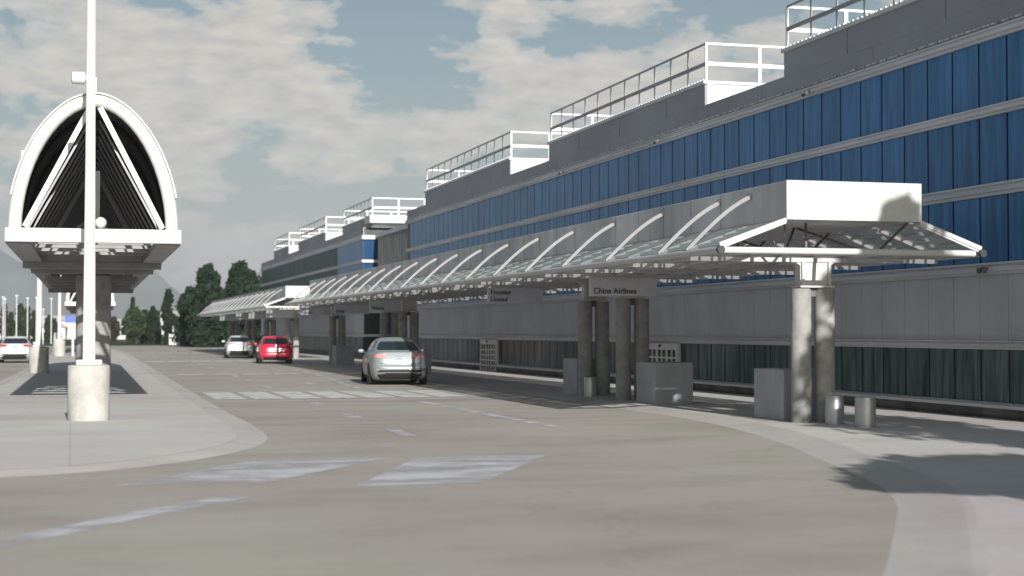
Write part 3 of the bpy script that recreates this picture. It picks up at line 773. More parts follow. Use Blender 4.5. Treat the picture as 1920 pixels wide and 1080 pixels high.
# ------------------------------------------------------------------ island shelter
def shelter():
    root = thing('island_shelter', 'white arched shelter with a dark vault above the island column behind the light pole', 'shelter', (.46, 34.1, 0), -R(.6), world=False)
    HW, Z0, Z1 = 1.79, 3.61, 3.90       # front beam half width, bottom, top
    LEN = 38.0
    def arch(k, w, h, y, z0=None):
        a = math.pi * k; s = math.sin(a); c = -math.cos(a)
        n = 2.0 / 1.86
        return (w * math.copysign(abs(c) ** n, c), y, (Z1 if z0 is None else z0) + h * s ** n)
    def arcpts(w, h, y, n=28, k0=0, k1=1): return [arch(k0 + (k1 - k0) * i / n, w, h, y) for i in range(n + 1)]
    W, H = 1.60, 2.72
    b = MB(); b.tube(arcpts(W, H, .15), .14, 14, up=(0, 1, 0)); b.build('front_arch', 'white_paint', root, smooth=True)
    # vault shell: outer white, inner dark lining, from about 40 percent height up
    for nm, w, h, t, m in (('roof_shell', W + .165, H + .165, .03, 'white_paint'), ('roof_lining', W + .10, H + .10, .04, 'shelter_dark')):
        k0 = .085 if nm == 'roof_shell' else 0.0
        A = arcpts(w, h, 0, 36, k0, 1 - k0); B = arcpts(w - t, h - t, 0, 36, k0, 1 - k0); n = len(A); b = MB()
        y0, y1 = (.03, LEN) if nm == 'roof_shell' else (.2, LEN)
        vs = [(p[0], y0, p[2]) for p in A] + [(p[0], y1, p[2]) for p in A] + [(p[0], y0, p[2]) for p in B] + [(p[0], y1, p[2]) for p in B]
        fs = []
        for i in range(n - 1):
            fs += [(i, i + 1, n + i + 1, n + i), (2 * n + i, 3 * n + i, 3 * n + i + 1, 2 * n + i + 1), (i, 2 * n + i, 2 * n + i + 1, i + 1), (n + i, n + i + 1, 3 * n + i + 1, 3 * n + i)]
        fs += [(0, n, 3 * n, 2 * n), (n - 1, 3 * n - 1, 4 * n - 1, 2 * n - 1)]
        b.add(vs, fs); b.build(nm, m, root, smooth=True)
    # dark inner ribs
    for i in range(1, 13):
        b = MB(); b.tube(arcpts(W - .02, H - .02, .15 + i * 3.0, 20), .07, 6, up=(0, 1, 0)); b.build('rib', 'shelter_dark', root)
    # A-frames: bright front one, darker louvre-like ones behind
    y = .15; i = 0
    while y < LEN - .5:
        for s in (-1, 1):
            b = MB(); 
            if i == 0: b.bar((s * .10, y, Z1 + H - .15), (s * 1.40, y, Z1 + .03), .11, .15, up=(0, 1, 0)); m = 'white_paint'
            else: b.bar((s * .09, y, Z1 + H - .22), (s * 1.42, y, Z1 + .03), (.10 if i in (9, 21) else .045), .05, up=(0, 1, 0)); m = 'white_paint' if i in (9, 21) else 'shelter_strut'
            b.build('strut', m, root)
        y += 1.5; i += 1
    b = MB(); b.bar((.07, .9, Z1 + .1), (.07, .9, Z1 + 1.3), .09, .09); b.build('king_post', 'shelter_dark', root)
    b = MB(); b.lathe([(.02, -.12), (.085, -.09), (.125, -.02), (.12, .05), (.07, .105), (.02, .125)], .13, .25, Z1 + .14, 16); b.build('ball_lamp', 'white_paint', root, smooth=True)
    # deck: front beam, edge beams, cross beams
    b = MB(); b.bbox(-HW, HW, 0, .26, Z0, Z1, .01); b.build('front_beam', 'white_paint', root)
    for s in (-1, 1):
        x0, x1 = (-HW, -HW + .5) if s < 0 else (HW - .5, HW)
        b = MB(); b.box(x0, x1, .262, LEN, Z0 - .03, Z1 - .02); b.build('edge_beam', 'shelter_beam', root)
    for yy in (1.9, 3.5, 5.1, 6.7): 
        b = MB(); b.box(-HW + .5, HW - .5, yy, yy + .20, Z0 + .06, Z1 - .07); b.build('cross_beam', 'shelter_beam', root)
    for yy, hw in ((9.2, HW), (20.5, HW - .3), (24, HW - .3), (28, HW - .3), (32, HW - .3), (36.5, HW)):
        b = MB(); b.box(-hw, hw, yy, yy + .5, 3.42, Z0 - .031); b.box(-hw + .5, hw - .5, yy + .02, yy + .48, Z0 - .03, Z1 - .05); b.build('cross_beam', 'shelter_beam', root)
    b = MB(); b.box(-1.62, 1.62, 10.5, 10.9, 3.33, 3.56); b.build('cross_beam', 'shelter_beam', root)
    for yy in (11.7, 33.0):
        b = MB(); b.lathe([(.48, 0), (.48, 3.26), (.43, 3.30)], .03, yy, PZ - .0, 32); b.build('column', 'concrete_column', root, smooth=True)
    b = MB(); b.box(-.03, .03, 1.0, 1.06, Z1 + H + .16, Z1 + H + .62); b.build('roof_post', 'white_paint', root)
    b = MB(); b.box(-1.50, -1.33, .5, .7, Z1 + 1.50, Z1 + 1.66); b.build('roof_box', 'white_paint', root)
    return root
sh = shelter()
dup(sh, (1.35, 119.0, 0), -R(.6), label='distant white arched shelter farther down the island')

# ------------------------------------------------------------------ light poles
def light_pole():
    root = thing('light_pole', 'tall white light pole on a round concrete base at the island tip', 'light pole', (.34, 31.3, PZ), group='light poles on the island', world=False)
    b = MB(); b.lathe([(.385, 0), (.392, .02), (.392, 1.03), (.38, 1.055), (.30, 1.06)], 0, 0, 0, 40); b.build('pole_base', 'concrete', root, smooth=True)
    b = MB(); b.bbox(-.24, .24, -.24, .24, 1.061, 1.16, .012); b.build('base_plate', 'white_weathered', root)
    b = MB(); b.tube([(0, 0, 1.161), (0, 0, 6), (0.0, 0, 9.0)], [.125, .093, .076], 8, up=(0, 1, 0)); b.build('pole_shaft', 'white_paint', root)
    b = MB(); b.lathe([(.07, -.37), (.12, -.35), (.125, -.12), (.06, -.09), (.05, -.06)], 0, 0, 6.58, 16, axis='x'); b.build('floodlight', 'white_paint', root, smooth=True)
    b = MB(); b.tube([(-.06, 0, 6.58), (.0, 0, 6.58)], .035, 8); b.build('bracket', 'white_paint', root)
    b = MB(); b.lathe([(.08, 0), (.19, .03), (.19, .12), (.05, .2)], 0, 0, 9.0, 20); b.build('lamp_head', 'white_paint', root, smooth=True)
    return root
lp = light_pole()
dup(lp, (-1.25, 67.5, PZ), label='white light pole half in shade on a grey base right of the left white car')
dup(lp, (-.75, 112, PZ), label='thin white light pole beside the distant island shelter')

def thin_pole():
    root = thing('lamp_post', 'slim pale lamp post among the poplars at the far left', 'lamp post', (0, 0, 0), group='slim pale lamp posts in front of the far poplars', world=False)
    b = MB(); b.tube([(0, 0, 0), (0, 0, 5.2)], [.075, .055], 8); b.build('post', 'trim_light', root)
    b = MB(); b.bbox(-.16, .16, -.12, .12, 5.2, 5.36, .03); b.build('lamp_head', 'trim_light', root)
    return root
tp = thin_pole()
rr = random.Random(5); first = True
for i, (x, y) in enumerate([(-9.4, 205), (-10.9, 222), (-7.9, 200), (-8.3, 216), (-6.6, 208), (-5.2, 205), (-4.4, 218), (-3.4, 210), (-11.5, 214), (-2.6, 226)]):
    if first: tp.location = (x, y, 0); first = False
    else: dup(tp, (x, y, 0), scale=.85 + rr.random() * .35)

# ------------------------------------------------------------------ cars
def lerp_tab(tab, z, j):
    if z <= tab[0][0]: return tab[0][j]
    for a, b in zip(tab, tab[1:]):
        if z <= b[0]:
            t = (z - a[0]) / (b[0] - a[0]); t2 = t
            return a[j] + (b[j] - a[j]) * t2
    return tab[-1][j]
def car(kind, label, paint, loc, rz, group, light='lamp_red', chrome=False, emblem=False):
    root = thing('parked_car', label, 'car', loc, rz, group, world=False)
    L = kind['L']
    low, up = kind['low'], kind['up']       # rows: z, half width, rear y, front y, exponent
    def drop(y, z):                         # bonnet falls towards the front
        k = max(0, (y - L * .60) / (L * .40)); return z - max(0, z - .45) * .42 * k ** 1.6
    def outline(tab, z, n=80):
        w, yr, yf, e = (lerp_tab(tab, z, j) for j in (1, 2, 3, 4)); cy, hl = (yr + yf) / 2, (yf - yr) / 2; r = []
        for k in range(n):
            a = 2 * math.pi * k / n; c, s = math.cos(a), math.sin(a)
            r.append((w * math.copysign(abs(c) ** (2 / e), c), cy + hl * math.copysign(abs(s) ** (2 / e), s)))
        return r
    def loft(tab, zs, cap_shrink):
        b = MB(); n = 80; vs = []; 
        for z in zs: vs += [(x, y, drop(y, z)) for x, y in outline(tab, z, n)]
        top = outline(tab, zs[-1], n); w, yr, yf, e = (lerp_tab(tab, zs[-1], j) for j in (1, 2, 3, 4)); cy = (yr + yf) / 2
        rows = len(zs)
        for s, dz in cap_shrink:
            vs += [(x * s, cy + (y - cy) * s, drop(cy + (y - cy) * s, zs[-1]) + dz) for x, y in top]; rows += 1
        fs = []
        for r_ in range(rows - 1):
            for k in range(n):
                k2 = (k + 1) % n; fs.append((r_ * n + k, r_ * n + k2, (r_ + 1) * n + k2, (r_ + 1) * n + k))
        fs.append(tuple(range(n - 1, -1, -1))); fs.append(tuple((rows - 1) * n + k for k in range(n)))
        b.add(vs, fs); return b
    def frange(a, b, n): return [a + (b - a) * i / n for i in range(n + 1)]
    zl = sorted(set([r_[0] for r_ in low] + frange(low[0][0], low[-1][0], 16)))
    zu = sorted(set([r_[0] for r_ in up] + frange(up[0][0], up[-1][0], 10)))
    bl = loft(low, zl, [(.96, .012), (.85, .022), (.6, .03), (.2, .034)])
    gl = loft(up, zu, [(.93, .018), (.8, .032), (.5, .045), (.15, .05)])
    bl.add(gl.v, gl.f); bl.build('body', paint, root, smooth=True)
    def yrear(tab, x, z):
        w, yr, yf, e = (lerp_tab(tab, z, j) for j in (1, 2, 3, 4)); cy, hl = (yr + yf) / 2, (yf - yr) / 2
        q = min(.99999, abs(x) / w); return cy - hl * (1 - q ** e) ** (1 / e)
    def yfront(tab, x, z):
        w, yr, yf, e = (lerp_tab(tab, z, j) for j in (1, 2, 3, 4)); cy, hl = (yr + yf) / 2, (yf - yr) / 2
        q = min(.99999, abs(x) / w); return cy + hl * (1 - q ** e) ** (1 / e)
    def xside(tab, y, z):
        w, yr, yf, e = (lerp_tab(tab, z, j) for j in (1, 2, 3, 4)); cy, hl = (yr + yf) / 2, (yf - yr) / 2
        q = min(.99999, abs(y - cy) / hl); return w * (1 - q ** e) ** (1 / e)
    def patch(grid, off, thick, name, m, par=root):
        """grid of (point) rows; slab of given thickness raised off the surface along the direction off"""
        b = MB(); nr, nc = len(grid), len(grid[0]); o = Vector(off)
        A = [Vector(p) + o for r_ in grid for p in r_]; B = [Vector(p) + o * (1 - thick / max(1e-6, o.length)) for r_ in grid for p in r_]
        vs = A + B; N = nr * nc; fs = []
        for r_ in range(nr - 1):
            for c in range(nc - 1):
                q = (r_ * nc + c, r_ * nc + c + 1, (r_ + 1) * nc + c + 1, (r_ + 1) * nc + c); fs.append(q); fs.append(tuple(N + i for i in q[::-1]))
        edge = [c for c in range(nc)] + [r_ * nc + nc - 1 for r_ in range(1, nr)] + [(nr - 1) * nc + c for c in range(nc - 2, -1, -1)] + [r_ * nc for r_ in range(nr - 2, 0, -1)]
        for i in range(len(edge)):
            a, c = edge[i], edge[(i + 1) % len(edge)]; fs.append((a, c, N + c, N + a))
        b.add(vs, fs); return b.build(name, m, par, smooth=True)
    def rear(tab, rows, name, m, off=.008, nx=14, par=root, front=False, th=.02):
        fn = yfront if front else yrear
        g = [[(x0 + (x1 - x0) * i / nx, fn(tab, x0 + (x1 - x0) * i / nx, z), drop(fn(tab, x0 + (x1 - x0) * i / nx, z), z)) for i in range(nx + 1)] for z, x0, x1 in rows]
        return patch(g, (0, off if front else -off, 0.003), th, name, m, par)
    def side(tab, rows, s, name, m, off=.008, ny=10, par=root, th=.02):
        g = [[(s * xside(tab, y0 + (y1 - y0) * i / ny, z), y0 + (y1 - y0) * i / ny, drop(y0 + (y1 - y0) * i / ny, z)) for i in range(ny + 1)] for z, y0, y1 in rows]
        return patch(g, (s * off, 0, 0.003), th, name, m, par)
    K = kind
    rear(up, [(z, -hw, hw) for z, hw in K['rwin']], 'rear_window', 'glass_car', .01)
    rear(up, [(z, -hw, hw) for z, hw in K['rwin']], 'windscreen', 'glass_car', .012, front=True)
    for s in (-1, 1):
        for r_ in K['swin']: side(up, r_, s, 'side_window', 'glass_car', .012)
        if s < 0: rear(low, [(z, -b_, -a_) for z, a_, b_ in K['tail']], 'tail_light', light, .012)
        else: rear(low, [(z, a_, b_) for z, a_, b_ in K['tail']], 'tail_light', light, .012)
        # wheels with dark arches
        for wy in K['wheels']:
            wr = K['wr']
            rows = []
            for i in range(12):
                zz = .20 + (wr * 2 + .06 - .20) * i / 11; h = math.sqrt(max(.0004, (wr + .06) ** 2 - (zz - wr) ** 2)); rows.append((zz, wy - h, wy + h))
            side(low, rows, s, 'wheel_arch', 'plastic_black', .006, 8)
            xw = xside(low, wy, .45)
            b = MB(); b.lathe([(wr * .62, -.19), (wr * .93, -.19), (wr, -.15), (wr, .0), (wr * .94, .022), (wr * .66, .026)], s * xw - (0 if s > 0 else 0), wy, wr, 28, axis='x')
            if s < 0: b.v = [(2 * s * xw - v[0], v[1], v[2]) for v in b.v]
            w_ = b.build('wheel', 'tyre', root, smooth=True)
            b = MB(); b.lathe([(.02, .015), (wr * .18, .03), (wr * .22, .005), (wr * .55, .0), (wr * .60, .024), (wr * .655, .027), (wr * .655, -.02)], s * xw, wy, wr, 28, axis='x')
            if s < 0: b.v = [(2 * s * xw - v[0], v[1], v[2]) for v in b.v]
            b.build('rim', 'rim', None, smooth=True).parent = w_
            b = MB()
            for k in range(5):
                a = k * 2 * math.pi / 5 + .3; c1 = Vector((s * (xw + .024), wy + math.cos(a) * wr * .36, wr + math.sin(a) * wr * .36)); 
                b.bar((s * (xw + .02), wy + math.cos(a + .35) * wr * .25, wr + math.sin(a + .35) * wr * .25), (s * (xw + .02), wy + math.cos(a + .35) * wr * .56, wr + math.sin(a + .35) * wr * .56), .06, .02, up=(1, 0, 0))
            b.build('rim_slot', 'plastic_black', None).parent = w_
        # door mirror
        my = K['mirror'][0]; mz = K['mirror'][1]; mx = xside(low, my, .8)
        b = MB(); b.lathe([(.015, -.10), (.06, -.085), (.085, -.02), (.085, .05), (.06, .085), (.02, .10)], 0, 0, 0, 14, axis='x'); b.v = [(s * (mx + .10) + v[0], my + v[1] * .55, mz + v[2] * .8) for v in b.v]
        mo = b.build('door_mirror', paint, root, smooth=True)
        b = MB(); b.bar((s * (mx - .12), my + .02, mz - .06), (s * (mx + .06), my, mz - .03), .06, .035); b.build('mirror_stalk', 'plastic_black', None).parent = mo
        hy = K['handles']
        for y in hy:
            side(low, [(.80, y, y + .20), (.835, y, y + .20)], s, 'door_handle', paint, .03, 4)
        for y in K['cuts']:
            side(low, [(.30, y, y + .012), (.6, y - .02, y - .008), (.92, y - .03, y - .018)], s, 'door_seam', 'plastic_black', .003, 2)
        side(low, [(.205, K['wheels'][0] + .4, K['wheels'][1] - .4), (.29, K['wheels'][0] + .38, K['wheels'][1] - .38)], s, 'side_skirt', 'plastic_black', .004)
    # rear details
    z0, z1 = K['plate']
    yb = min(yrear(low, 0, z0), yrear(low, 0, z1)); 
    b = MB(); b.bbox(-.165, .165, yb - .022, yb + .06, z0, z1, .004); pl = b.build('number_plate', 'plate_white', root)
    b = MB(); b.box(-.16, .16, yb - .025, yb - .0225, z1 - .035, z1 - .006); b.build('plate_band', 'plate_blue', None).parent = pl
    b = MB()
    for x, w in ((-.11, .03), (-.065, .035), (-.02, .03), (.025, .035), (.07, .03), (.11, .025)): b.box(x - w / 2, x + w / 2, yb - .025, yb - .0225, z0 + .035, z1 - .055)
    b.build('plate_digits', 'plate_blue', None).parent = pl
    rear(low, K['diffuser'], 'lower_bumper', 'plastic_black', .008, 20)
    if chrome: 
        rear(low, [(.395, -.66, .66), (.43, -.68, .68)], 'bumper_trim', 'chrome', .02, 20)
        for s in (-1, 1):
            lo, hi = (.42, .74)
            rear(low, [(.395, min(s * lo, s * hi), max(s * lo, s * hi)), (.355, min(s * .60, s * .78), max(s * .60, s * .78))], 'exhaust_tip', 'chrome', .022, 6)
        rear(low, [(.545, -.60, .60), (.575, -.70, .70), (.60, -.74, .74)], 'bumper_ridge', paint, .035, 20)
    rear(low, [(K['boot'][0], -.66, .66), (K['boot'][0] + .014, -.66, .66)], 'boot_seam', 'plastic_black', .006, 16)
    rear(low, [(K['boot'][1], -.22, .22), (K['boot'][1] + .022, -.24, .24)], 'boot_trim', 'chrome' if not emblem else paint, .015, 8)
    if emblem:
        ze = K['boot'][1] + .03; ye = yrear(low, 0, ze)
        b = MB(); b.lathe([(.065, -.0), (.065, .015), (.05, .02)], 0, 0, 0, 20); b.v = [(v[0], ye - .0 - v[2], ze + v[1]) for v in b.v]; b.build('emblem', 'chrome', root, smooth=True)
    # front bits, hidden from here but part of the car
    for s in (-1, 1):
        a, c = (.45, .84); rear(low, [(.66, min(s * a, s * c), max(s * a, s * c)), (.80, min(s * a, s * c), max(s * a, s * c))], 'headlight', 'plate_white', .01, 6, front=True)
    rear(low, [(.5, -.5, .5), (.66, -.45, .45)], 'grille', 'plastic_black', .01, 8, front=True)
    return root
def swin(z0, z1, r0, r1, f0, f1, parts):
    """side windows between belt z0 and roof z1; rear edge r0->r1, front edge f0->f1, split at fractions"""
    out = []; prev = 0
    for p in parts + [1.0]:
        a, b = prev, p - .02 if p < 1 else p; prev = p + .02
        rows = []
        for i in range(6):
            k = i / 5; z = z0 + (z1 - z0) * k; y0 = r0 + (r1 - r0) * k; y1 = f0 + (f1 - f0) * k
            rows.append((z, y0 + (y1 - y0) * a, y0 + (y1 - y0) * b))
        out.append(rows)
    return out
def sedan(L=4.85, w=.95, H=1.55, deck=1.08):
    s = H / 1.55
    return dict(L=L, H=H, wr=.335, wheels=(1.02, L - .95), mirror=(L * .63, 1.08), handles=(1.75, 2.75), cuts=(1.45, 2.45, 3.45), roofy=1.75,
        low=[(.19, w * .90, .22, L - .2, 7), (.30, w * .965, .07, L - .06, 7), (.42, w * .985, .015, L - .02, 7), (.56, w * .995, .0, L, 6.5), (.63, w, .03, L - .02, 6.2), (.68, w, .075, L - .03, 6),
             (.85, w * .985, .10, L - .08, 6), (.97, w * .95, .10, L - .14, 6), (deck - .02, w * .90, .095, L - .30, 6), (deck, w * .87, .12, L - .36, 6)],
        up=[(deck - .06, w * .90, .42, L - 1.05, 5), (deck + .04, w * .875, .55, L - 1.22, 4.6), (deck + .20, w * .785, .98, L - 1.58, 4.4), (deck + .34, w * .685, 1.36, L - 1.92, 4.0), (deck + .40, w * .625, 1.56, L - 2.08, 3.6), (H - .05, w * .56, 1.72, L - 2.2, 3.2)],
        rwin=[(deck + .05, .66), (deck + .10, .685), (deck + .2, .63), (deck + .29, .56), (deck + .335, .50)],
        swin=swin(deck + .045, deck + .36, .98, 1.62, L - 1.62, L - 2.22, [.16, .55]),
        tail=[(.895, .50, .86 * w), (.93, .44, .885 * w), (.965, .40, .895 * w), (1.01, .38, .885 * w)],
        plate=(.795, .945), diffuser=[(.20, -.62, .62), (.30, -.72, .72), (.44, -.74, .74), (.50, -.66, .66)], boot=(.70, .985))
def hatch(L=4.3, w=.90, H=1.50):
    deck = 1.0
    return dict(L=L, H=H, wr=.325, wheels=(.82, L - .85), mirror=(L * .60, 1.05), handles=(1.5, 2.5), cuts=(1.25, 2.2, 3.1), roofy=.9,
        low=[(.19, w * .90, .20, L - .2, 6.5), (.30, w * .965, .06, L - .06, 6.5), (.45, w * .99, .0, L, 6.2), (.58, w, .01, L, 6), (.64, w, .05, L - .02, 6),
             (.85, w * .985, .09, L - .08, 5.6), (deck - .03, w * .95, .14, L - .25, 5.4), (deck, w * .93, .17, L - .3, 5.4)],
        up=[(deck - .06, w * .935, .16, L - .95, 5.2), (deck + .05, w * .90, .21, L - 1.15, 4.8), (deck + .2, w * .83, .36, L - 1.5, 4.6), (deck + .36, w * .75, .52, L - 1.85, 4.4), (H - .08, w * .70, .58, L - 2.0, 4.2), (H - .05, w * .66, .66, L - 2.1, 4)],
        rwin=[(deck + .06, .66), (deck + .12, .69), (deck + .22, .66), (deck + .32, .61), (deck + .37, .57)],
        swin=swin(deck + .05, deck + .37, .55, .85, L - 1.5, L - 2.15, [.2, .58]),
        tail=[(.80, .58, .86 * w), (.84, .52, .88 * w), (.90, .50, .88 * w), (.95, .52, .86 * w)],
        plate=(.66, .79), diffuser=[(.20, -.62, .62), (.30, -.74, .74), (.38, -.72, .72)], boot=(.60, .90))
CARG = 'cars on the terminal road'
car(sedan(), 'silver sedan with pink tail lights and chrome bumper trim beside the Volaris sign', 'paint_silver', (10.24, 49.9, 0), -R(6), CARG, 'lamp_pink', chrome=True)
car(hatch(), 'bright red hatchback near the kerb between the silver and pale sedans', 'paint_red', (10.6, 84.6, 0), -R(4), CARG, 'lamp_red', emblem=True)
car(sedan(4.6, .88, 1.46, 1.02), 'pale white sedan farthest down the kerb, left of the red car', 'paint_pearl', (10.45, 102.0, 0), -R(4), CARG, 'lamp_pink')
car(sedan(4.6, .90, 1.45, 1.02), 'white sedan on the far left road beside the shaded pole base', 'paint_white', (-2.95, 90.5, 0), 0, CARG, 'lamp_red')

# ------------------------------------------------------------------ trees
def leaf_cloud(b, rnd, c, r, n, s):
    for _ in range(n):
        while True:
            p = Vector((rnd.uniform(-1, 1), rnd.uniform(-1, 1), rnd.uniform(-1, 1)))
            if p.length <= 1: break
        p = Vector((c[0] + p.x * r[0], c[1] + p.y * r[1], c[2] + p.z * r[2]))
        a = Vector((rnd.uniform(-1, 1), rnd.uniform(-1, 1), rnd.uniform(-1, 1))).normalized()
        q = a.orthogonal().normalized(); w = a.cross(q); k = s * rnd.uniform(.6, 1.4)
        b.add([p + q * k, p + w * k * .55, p - q * k, p - w * k * .55], [(0, 1, 2, 3)])
def tree(name, label, x, y, h, w, shape, m, seed, group, leaf=.35, n=2600, trunk=.25, base=.08, flat=1.15):
    rnd = random.Random(seed)
    root = thing(name, label, 'tree', (x, y, 0), 0, group, world=False)
    t = MB(); pts = [(rnd.uniform(-.01, .01) * h * i, rnd.uniform(-.01, .01) * h * i, h * .92 * i / 6) for i in range(7)]
    t.tube(pts, [trunk * (1 - .8 * i / 6) for i in range(7)], 8)
    for _ in range(14):
        z = h * rnd.uniform(base + .04, .8); a = rnd.uniform(0, 6.28); prof = shape(z / h) * w
        t.tube([(0, 0, z), (math.cos(a) * prof * .4, math.sin(a) * prof * .4, z + .06 * h), (math.cos(a) * prof * .8, math.sin(a) * prof * .8, z + .09 * h)], [trunk * .3, trunk * .2, trunk * .08], 5)
    t.build('trunk', 'bark', root, smooth=True)
    b = MB(); clumps = 46
    for i in range(clumps):
        z = h * (base + (1 - base) * ((i + rnd.random()) / clumps)); prof = shape(z / h) * w; a = rnd.uniform(0, 6.28); rr_ = prof * math.sqrt(rnd.uniform(.05, 1)) * .78
        cr = max(.16 * w, prof * rnd.uniform(.30, .50)); cr = min(cr, .5 * w)
        leaf_cloud(b, rnd, (math.cos(a) * rr_, math.sin(a) * rr_, z), (cr, cr, cr * flat), int(n / clumps), leaf)
    b.build('crown', m, root, recalc=False)
    return root
conif = lambda k: max(.06, (1 - k) ** .75 * min(1, .55 + k * 3)) * 1.0
massy = lambda k: max(.10, math.sin(math.pi * min(1, k * .80 + .20)) ** .75)
popl = lambda k: max(.08, math.sin(math.pi * min(1, k * .93 + .06)) ** .6)
roundt = lambda k: max(.12, math.sin(math.pi * min(1, max(0, (k - .05) / .97))) ** .7)
TG = 'dark trees beyond the road end'
Yf = lambda d, x: (d - x * .27) / .963
def tx(px, d): return (px - 133) * d * 0.963 / 2950
def tree_px(nm, label, px, d, top, wpx, shape, m, seed, n=2600, leaf=.4, base=.06):
    X = tx(px, d); h = 1.75 + (621 - top) * d / 2950; w = wpx / 2 * d / 2950
    return tree(nm, label, X, Yf(d, X), h, w, shape, m, seed, TG, leaf, n, trunk=.03 * h, base=base)
tree_px('conifer_tree', 'tall dark conifer, left one of the big pair behind the far canopy', 388, 172, 503, 92, massy, 'foliage_dark', 11, 5600, .42, .03)
tree_px('conifer_tree', 'tall dark conifer touching the far terminal roof, right one of the big pair', 452, 176, 498, 112, massy, 'foliage_dark', 12, 6000, .42, .03)
tree_px('broadleaf_tree', 'bushy olive tree left of the big conifer pair', 354, 178, 543, 54, popl, 'foliage_dark', 13, 3200, .4, .03)
tree_px('cypress_tree', 'slender dark cypress standing alone on the lawn', 316, 205, 545, 24, popl, 'foliage_dark', 14, 2200, .36, .03)
tree_px('cypress_tree', 'low dark cypress left of the lone slender cypress', 286, 214, 577, 18, popl, 'foliage_dark', 15, 1400, .36, .03)
tree_px('cypress_tree', 'small pointed cypress between the low cypress and the lone one', 296, 220, 586, 14, conif, 'foliage_mid', 25, 1100, .36, .03)
tree_px('broadleaf_tree', 'wide mid green tree right of the striped shelter column', 252, 210, 580, 44, roundt, 'foliage_mid', 16, 2800, .4, .03)
tree_px('conifer_tree', 'thin spire of a conifer above the wide green tree', 249, 222, 558, 12, conif, 'foliage_dark', 17, 900, .34, .03)
tree_px('broadleaf_tree', 'rounded dark tree between the wide green tree and the low cypress', 270, 216, 584, 26, roundt, 'foliage_dark', 18, 1700, .38, .03)
tree_px('broadleaf_tree', 'small tree just right of the shelter column', 214, 240, 596, 20, roundt, 'foliage_olive', 19, 1100, .38, .03)
for i, (px, top, wp) in enumerate(((8, 573, 15), (21, 588, 11), (38, 572, 20), (52, 578, 15), (64, 585, 12), (92, 594, 20), (102, 600, 14))):
    lb = ['dark poplar at the left picture edge', 'slim poplar second from the left edge', 'tallest broad poplar above the left white car', 'poplar right of the tallest one above the white car',
          'short poplar left of the shaded light pole', 'poplar just right of the shaded light pole', 'small poplar left of the thin far light pole'][i]
    tree_px('poplar_tree', lb, px, 236 + 3 * i, top, wp, popl, 'foliage_mid' if i % 2 else 'foliage_olive', 30 + i, 1300, .38, .05)
# low bushes at the foot of the big trees
def bush(x, y, r, h, label, seed):
    rnd = random.Random(seed); b = MB()
    for k in range(9): leaf_cloud(b, rnd, (rnd.uniform(-.6, .6) * r, rnd.uniform(-.4, .4) * r, h * rnd.uniform(.25, .7)), (r * .45, r * .4, h * .4), 90, .22)
    o = b.build('bush', 'foliage_dark', recalc=False); o.location = (x, y, 0); return tag(o, label, 'bush', 'dark bushes under the far trees')
bush(13.6, 186, 3.2, 2.4, 'dark bush under the left big conifer', 3); bush(18.5, 186, 3.5, 2.8, 'dark bush behind the last canopy columns', 4)
# two roadside trees beside the camera, right of the frame: they throw the leaf shade on the pavement and the nearest columns
tree('roadside_tree', 'tall roadside tree right of the frame shading the nearest canopy columns', 14.85, 9.2, 9.75, 1.75, lambda k: 0.0 if k < .3 else max(.10, math.sin(math.pi * min(1, (k - .28) / .74)) ** .55), 'foliage_mid', 71, 'trees right of the camera', .16, 4600, trunk=.16, base=.36)
tree('roadside_tree', 'low spreading roadside tree right of the frame shading the kerb', 11.2, 3.9, 5.1, 2.4, lambda k: 0.02 if k < .7 else max(.2, math.sin(math.pi * min(1, (k - .66) / .38)) ** .5), 'foliage_mid', 72, 'trees right of the camera', .2, 4600, trunk=.10, base=.78, flat=.30)

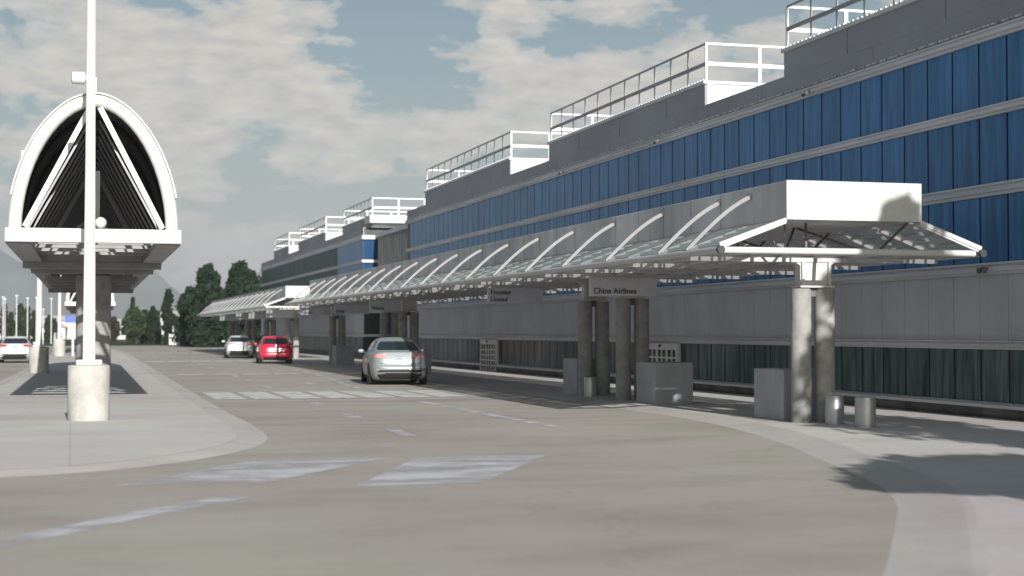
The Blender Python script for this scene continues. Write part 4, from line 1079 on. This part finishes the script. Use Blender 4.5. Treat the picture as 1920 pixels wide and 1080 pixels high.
# ------------------------------------------------------------------ far bits
def far_house(px, d, w, h, label, l=12):
    X = tx(px, d); root = thing('low_building', label, 'building', (X, Yf(d, X), 0), 0, 'pale low buildings beyond the lawn', world=False)
    b = MB(); b.box(-w / 2, w / 2, 0, l, 0, h); b.build('wall', 'far_wall', root)
    b = MB(); b.prism([(-w / 2 - .4, h + .002), (w / 2 + .4, h + .002), (w / 2 - 1, h + 1.1), (-w / 2 + 1, h + 1.1)], -.4, l + .4); b.build('roof', 'far_roof', root)
    for k in range(3):
        b = MB(); b.box(-w / 2 + w * (k + .5) / 3 - .6, -w / 2 + w * (k + .5) / 3 + .6, -.03, -.003, .9, h - .6); b.build('window', 'glass_black', root)
far_house(205, 330, 9, 3.2, 'small pale building right of the shelter column, far off')
far_house(330, 420, 14, 6.0, 'pale building glimpsed right of the lone cypress')
far_house(95, 340, 22, 4.0, 'long pale building behind the far left light poles')
far_house(30, 330, 20, 2.6, 'long pale building behind the left white car')
def utility():
    root = thing('utility_cabinet', 'small white cabinet on the lawn right of the lone cypress', 'cabinet', (tx(326, 199), Yf(199, 12.5), 0), world=False)
    b = MB(); b.bbox(-.6, .6, -.3, .3, 0, 1.3, .04); b.build('cabinet_body', 'white_paint', root)
    b = MB(); b.bbox(-.66, .66, -.36, .36, 1.301, 1.4, .03); b.build('cabinet_lid', 'white_paint', root)
utility()
def blue_sign():
    root = thing('road_sign', 'small blue sign on a white post left of the shelter column', 'sign', (tx(137, 108), Yf(108, 0), PZ), world=False)
    b = MB(); b.tube([(0, 0, 0), (0, 0, 2.3)], .09, 8); b.build('post', 'white_paint', root)
    b = MB(); b.bbox(-.5, .5, -.04, .04, 2.301, 2.75, .01); b.build('sign_panel', 'sign_blue', root)
blue_sign()
def barrier():
    root = thing('concrete_barrier', 'tapered white concrete marker beside the far thin light pole', 'barrier', (tx(109, 120), Yf(120, -1), PZ), world=True)
    b = MB(); b.lathe([(.42, 0), (.40, .1), (.30, 1.5), (.26, 1.6)], root.location.x, root.location.y, PZ, 12); b.build('marker_body', 'white_paint', root, smooth=True)
barrier()

# the air: even haze round everything, the far hills included
def haze():
    m = bpy.data.materials.new('haze_air'); m.use_nodes = True; nt = m.node_tree
    nt.nodes.remove(nt.nodes['Principled BSDF']); pv = nt.nodes.new('ShaderNodeVolumePrincipled')
    pv.inputs['Color'].default_value = (.86, .90, .96, 1); pv.inputs['Density'].default_value = 0.00022; pv.inputs['Anisotropy'].default_value = 0.1
    nt.links.new(pv.outputs[0], nt.nodes['Material Output'].inputs['Volume'])
    b = MB(); b.box(-4500, 4500, -120, 7000, -2.0, 330); o = b.build('haze', m); o['kind'] = 'stuff'
haze()

for o in bpy.data.objects:
    if '_world' in o: del o['_world']
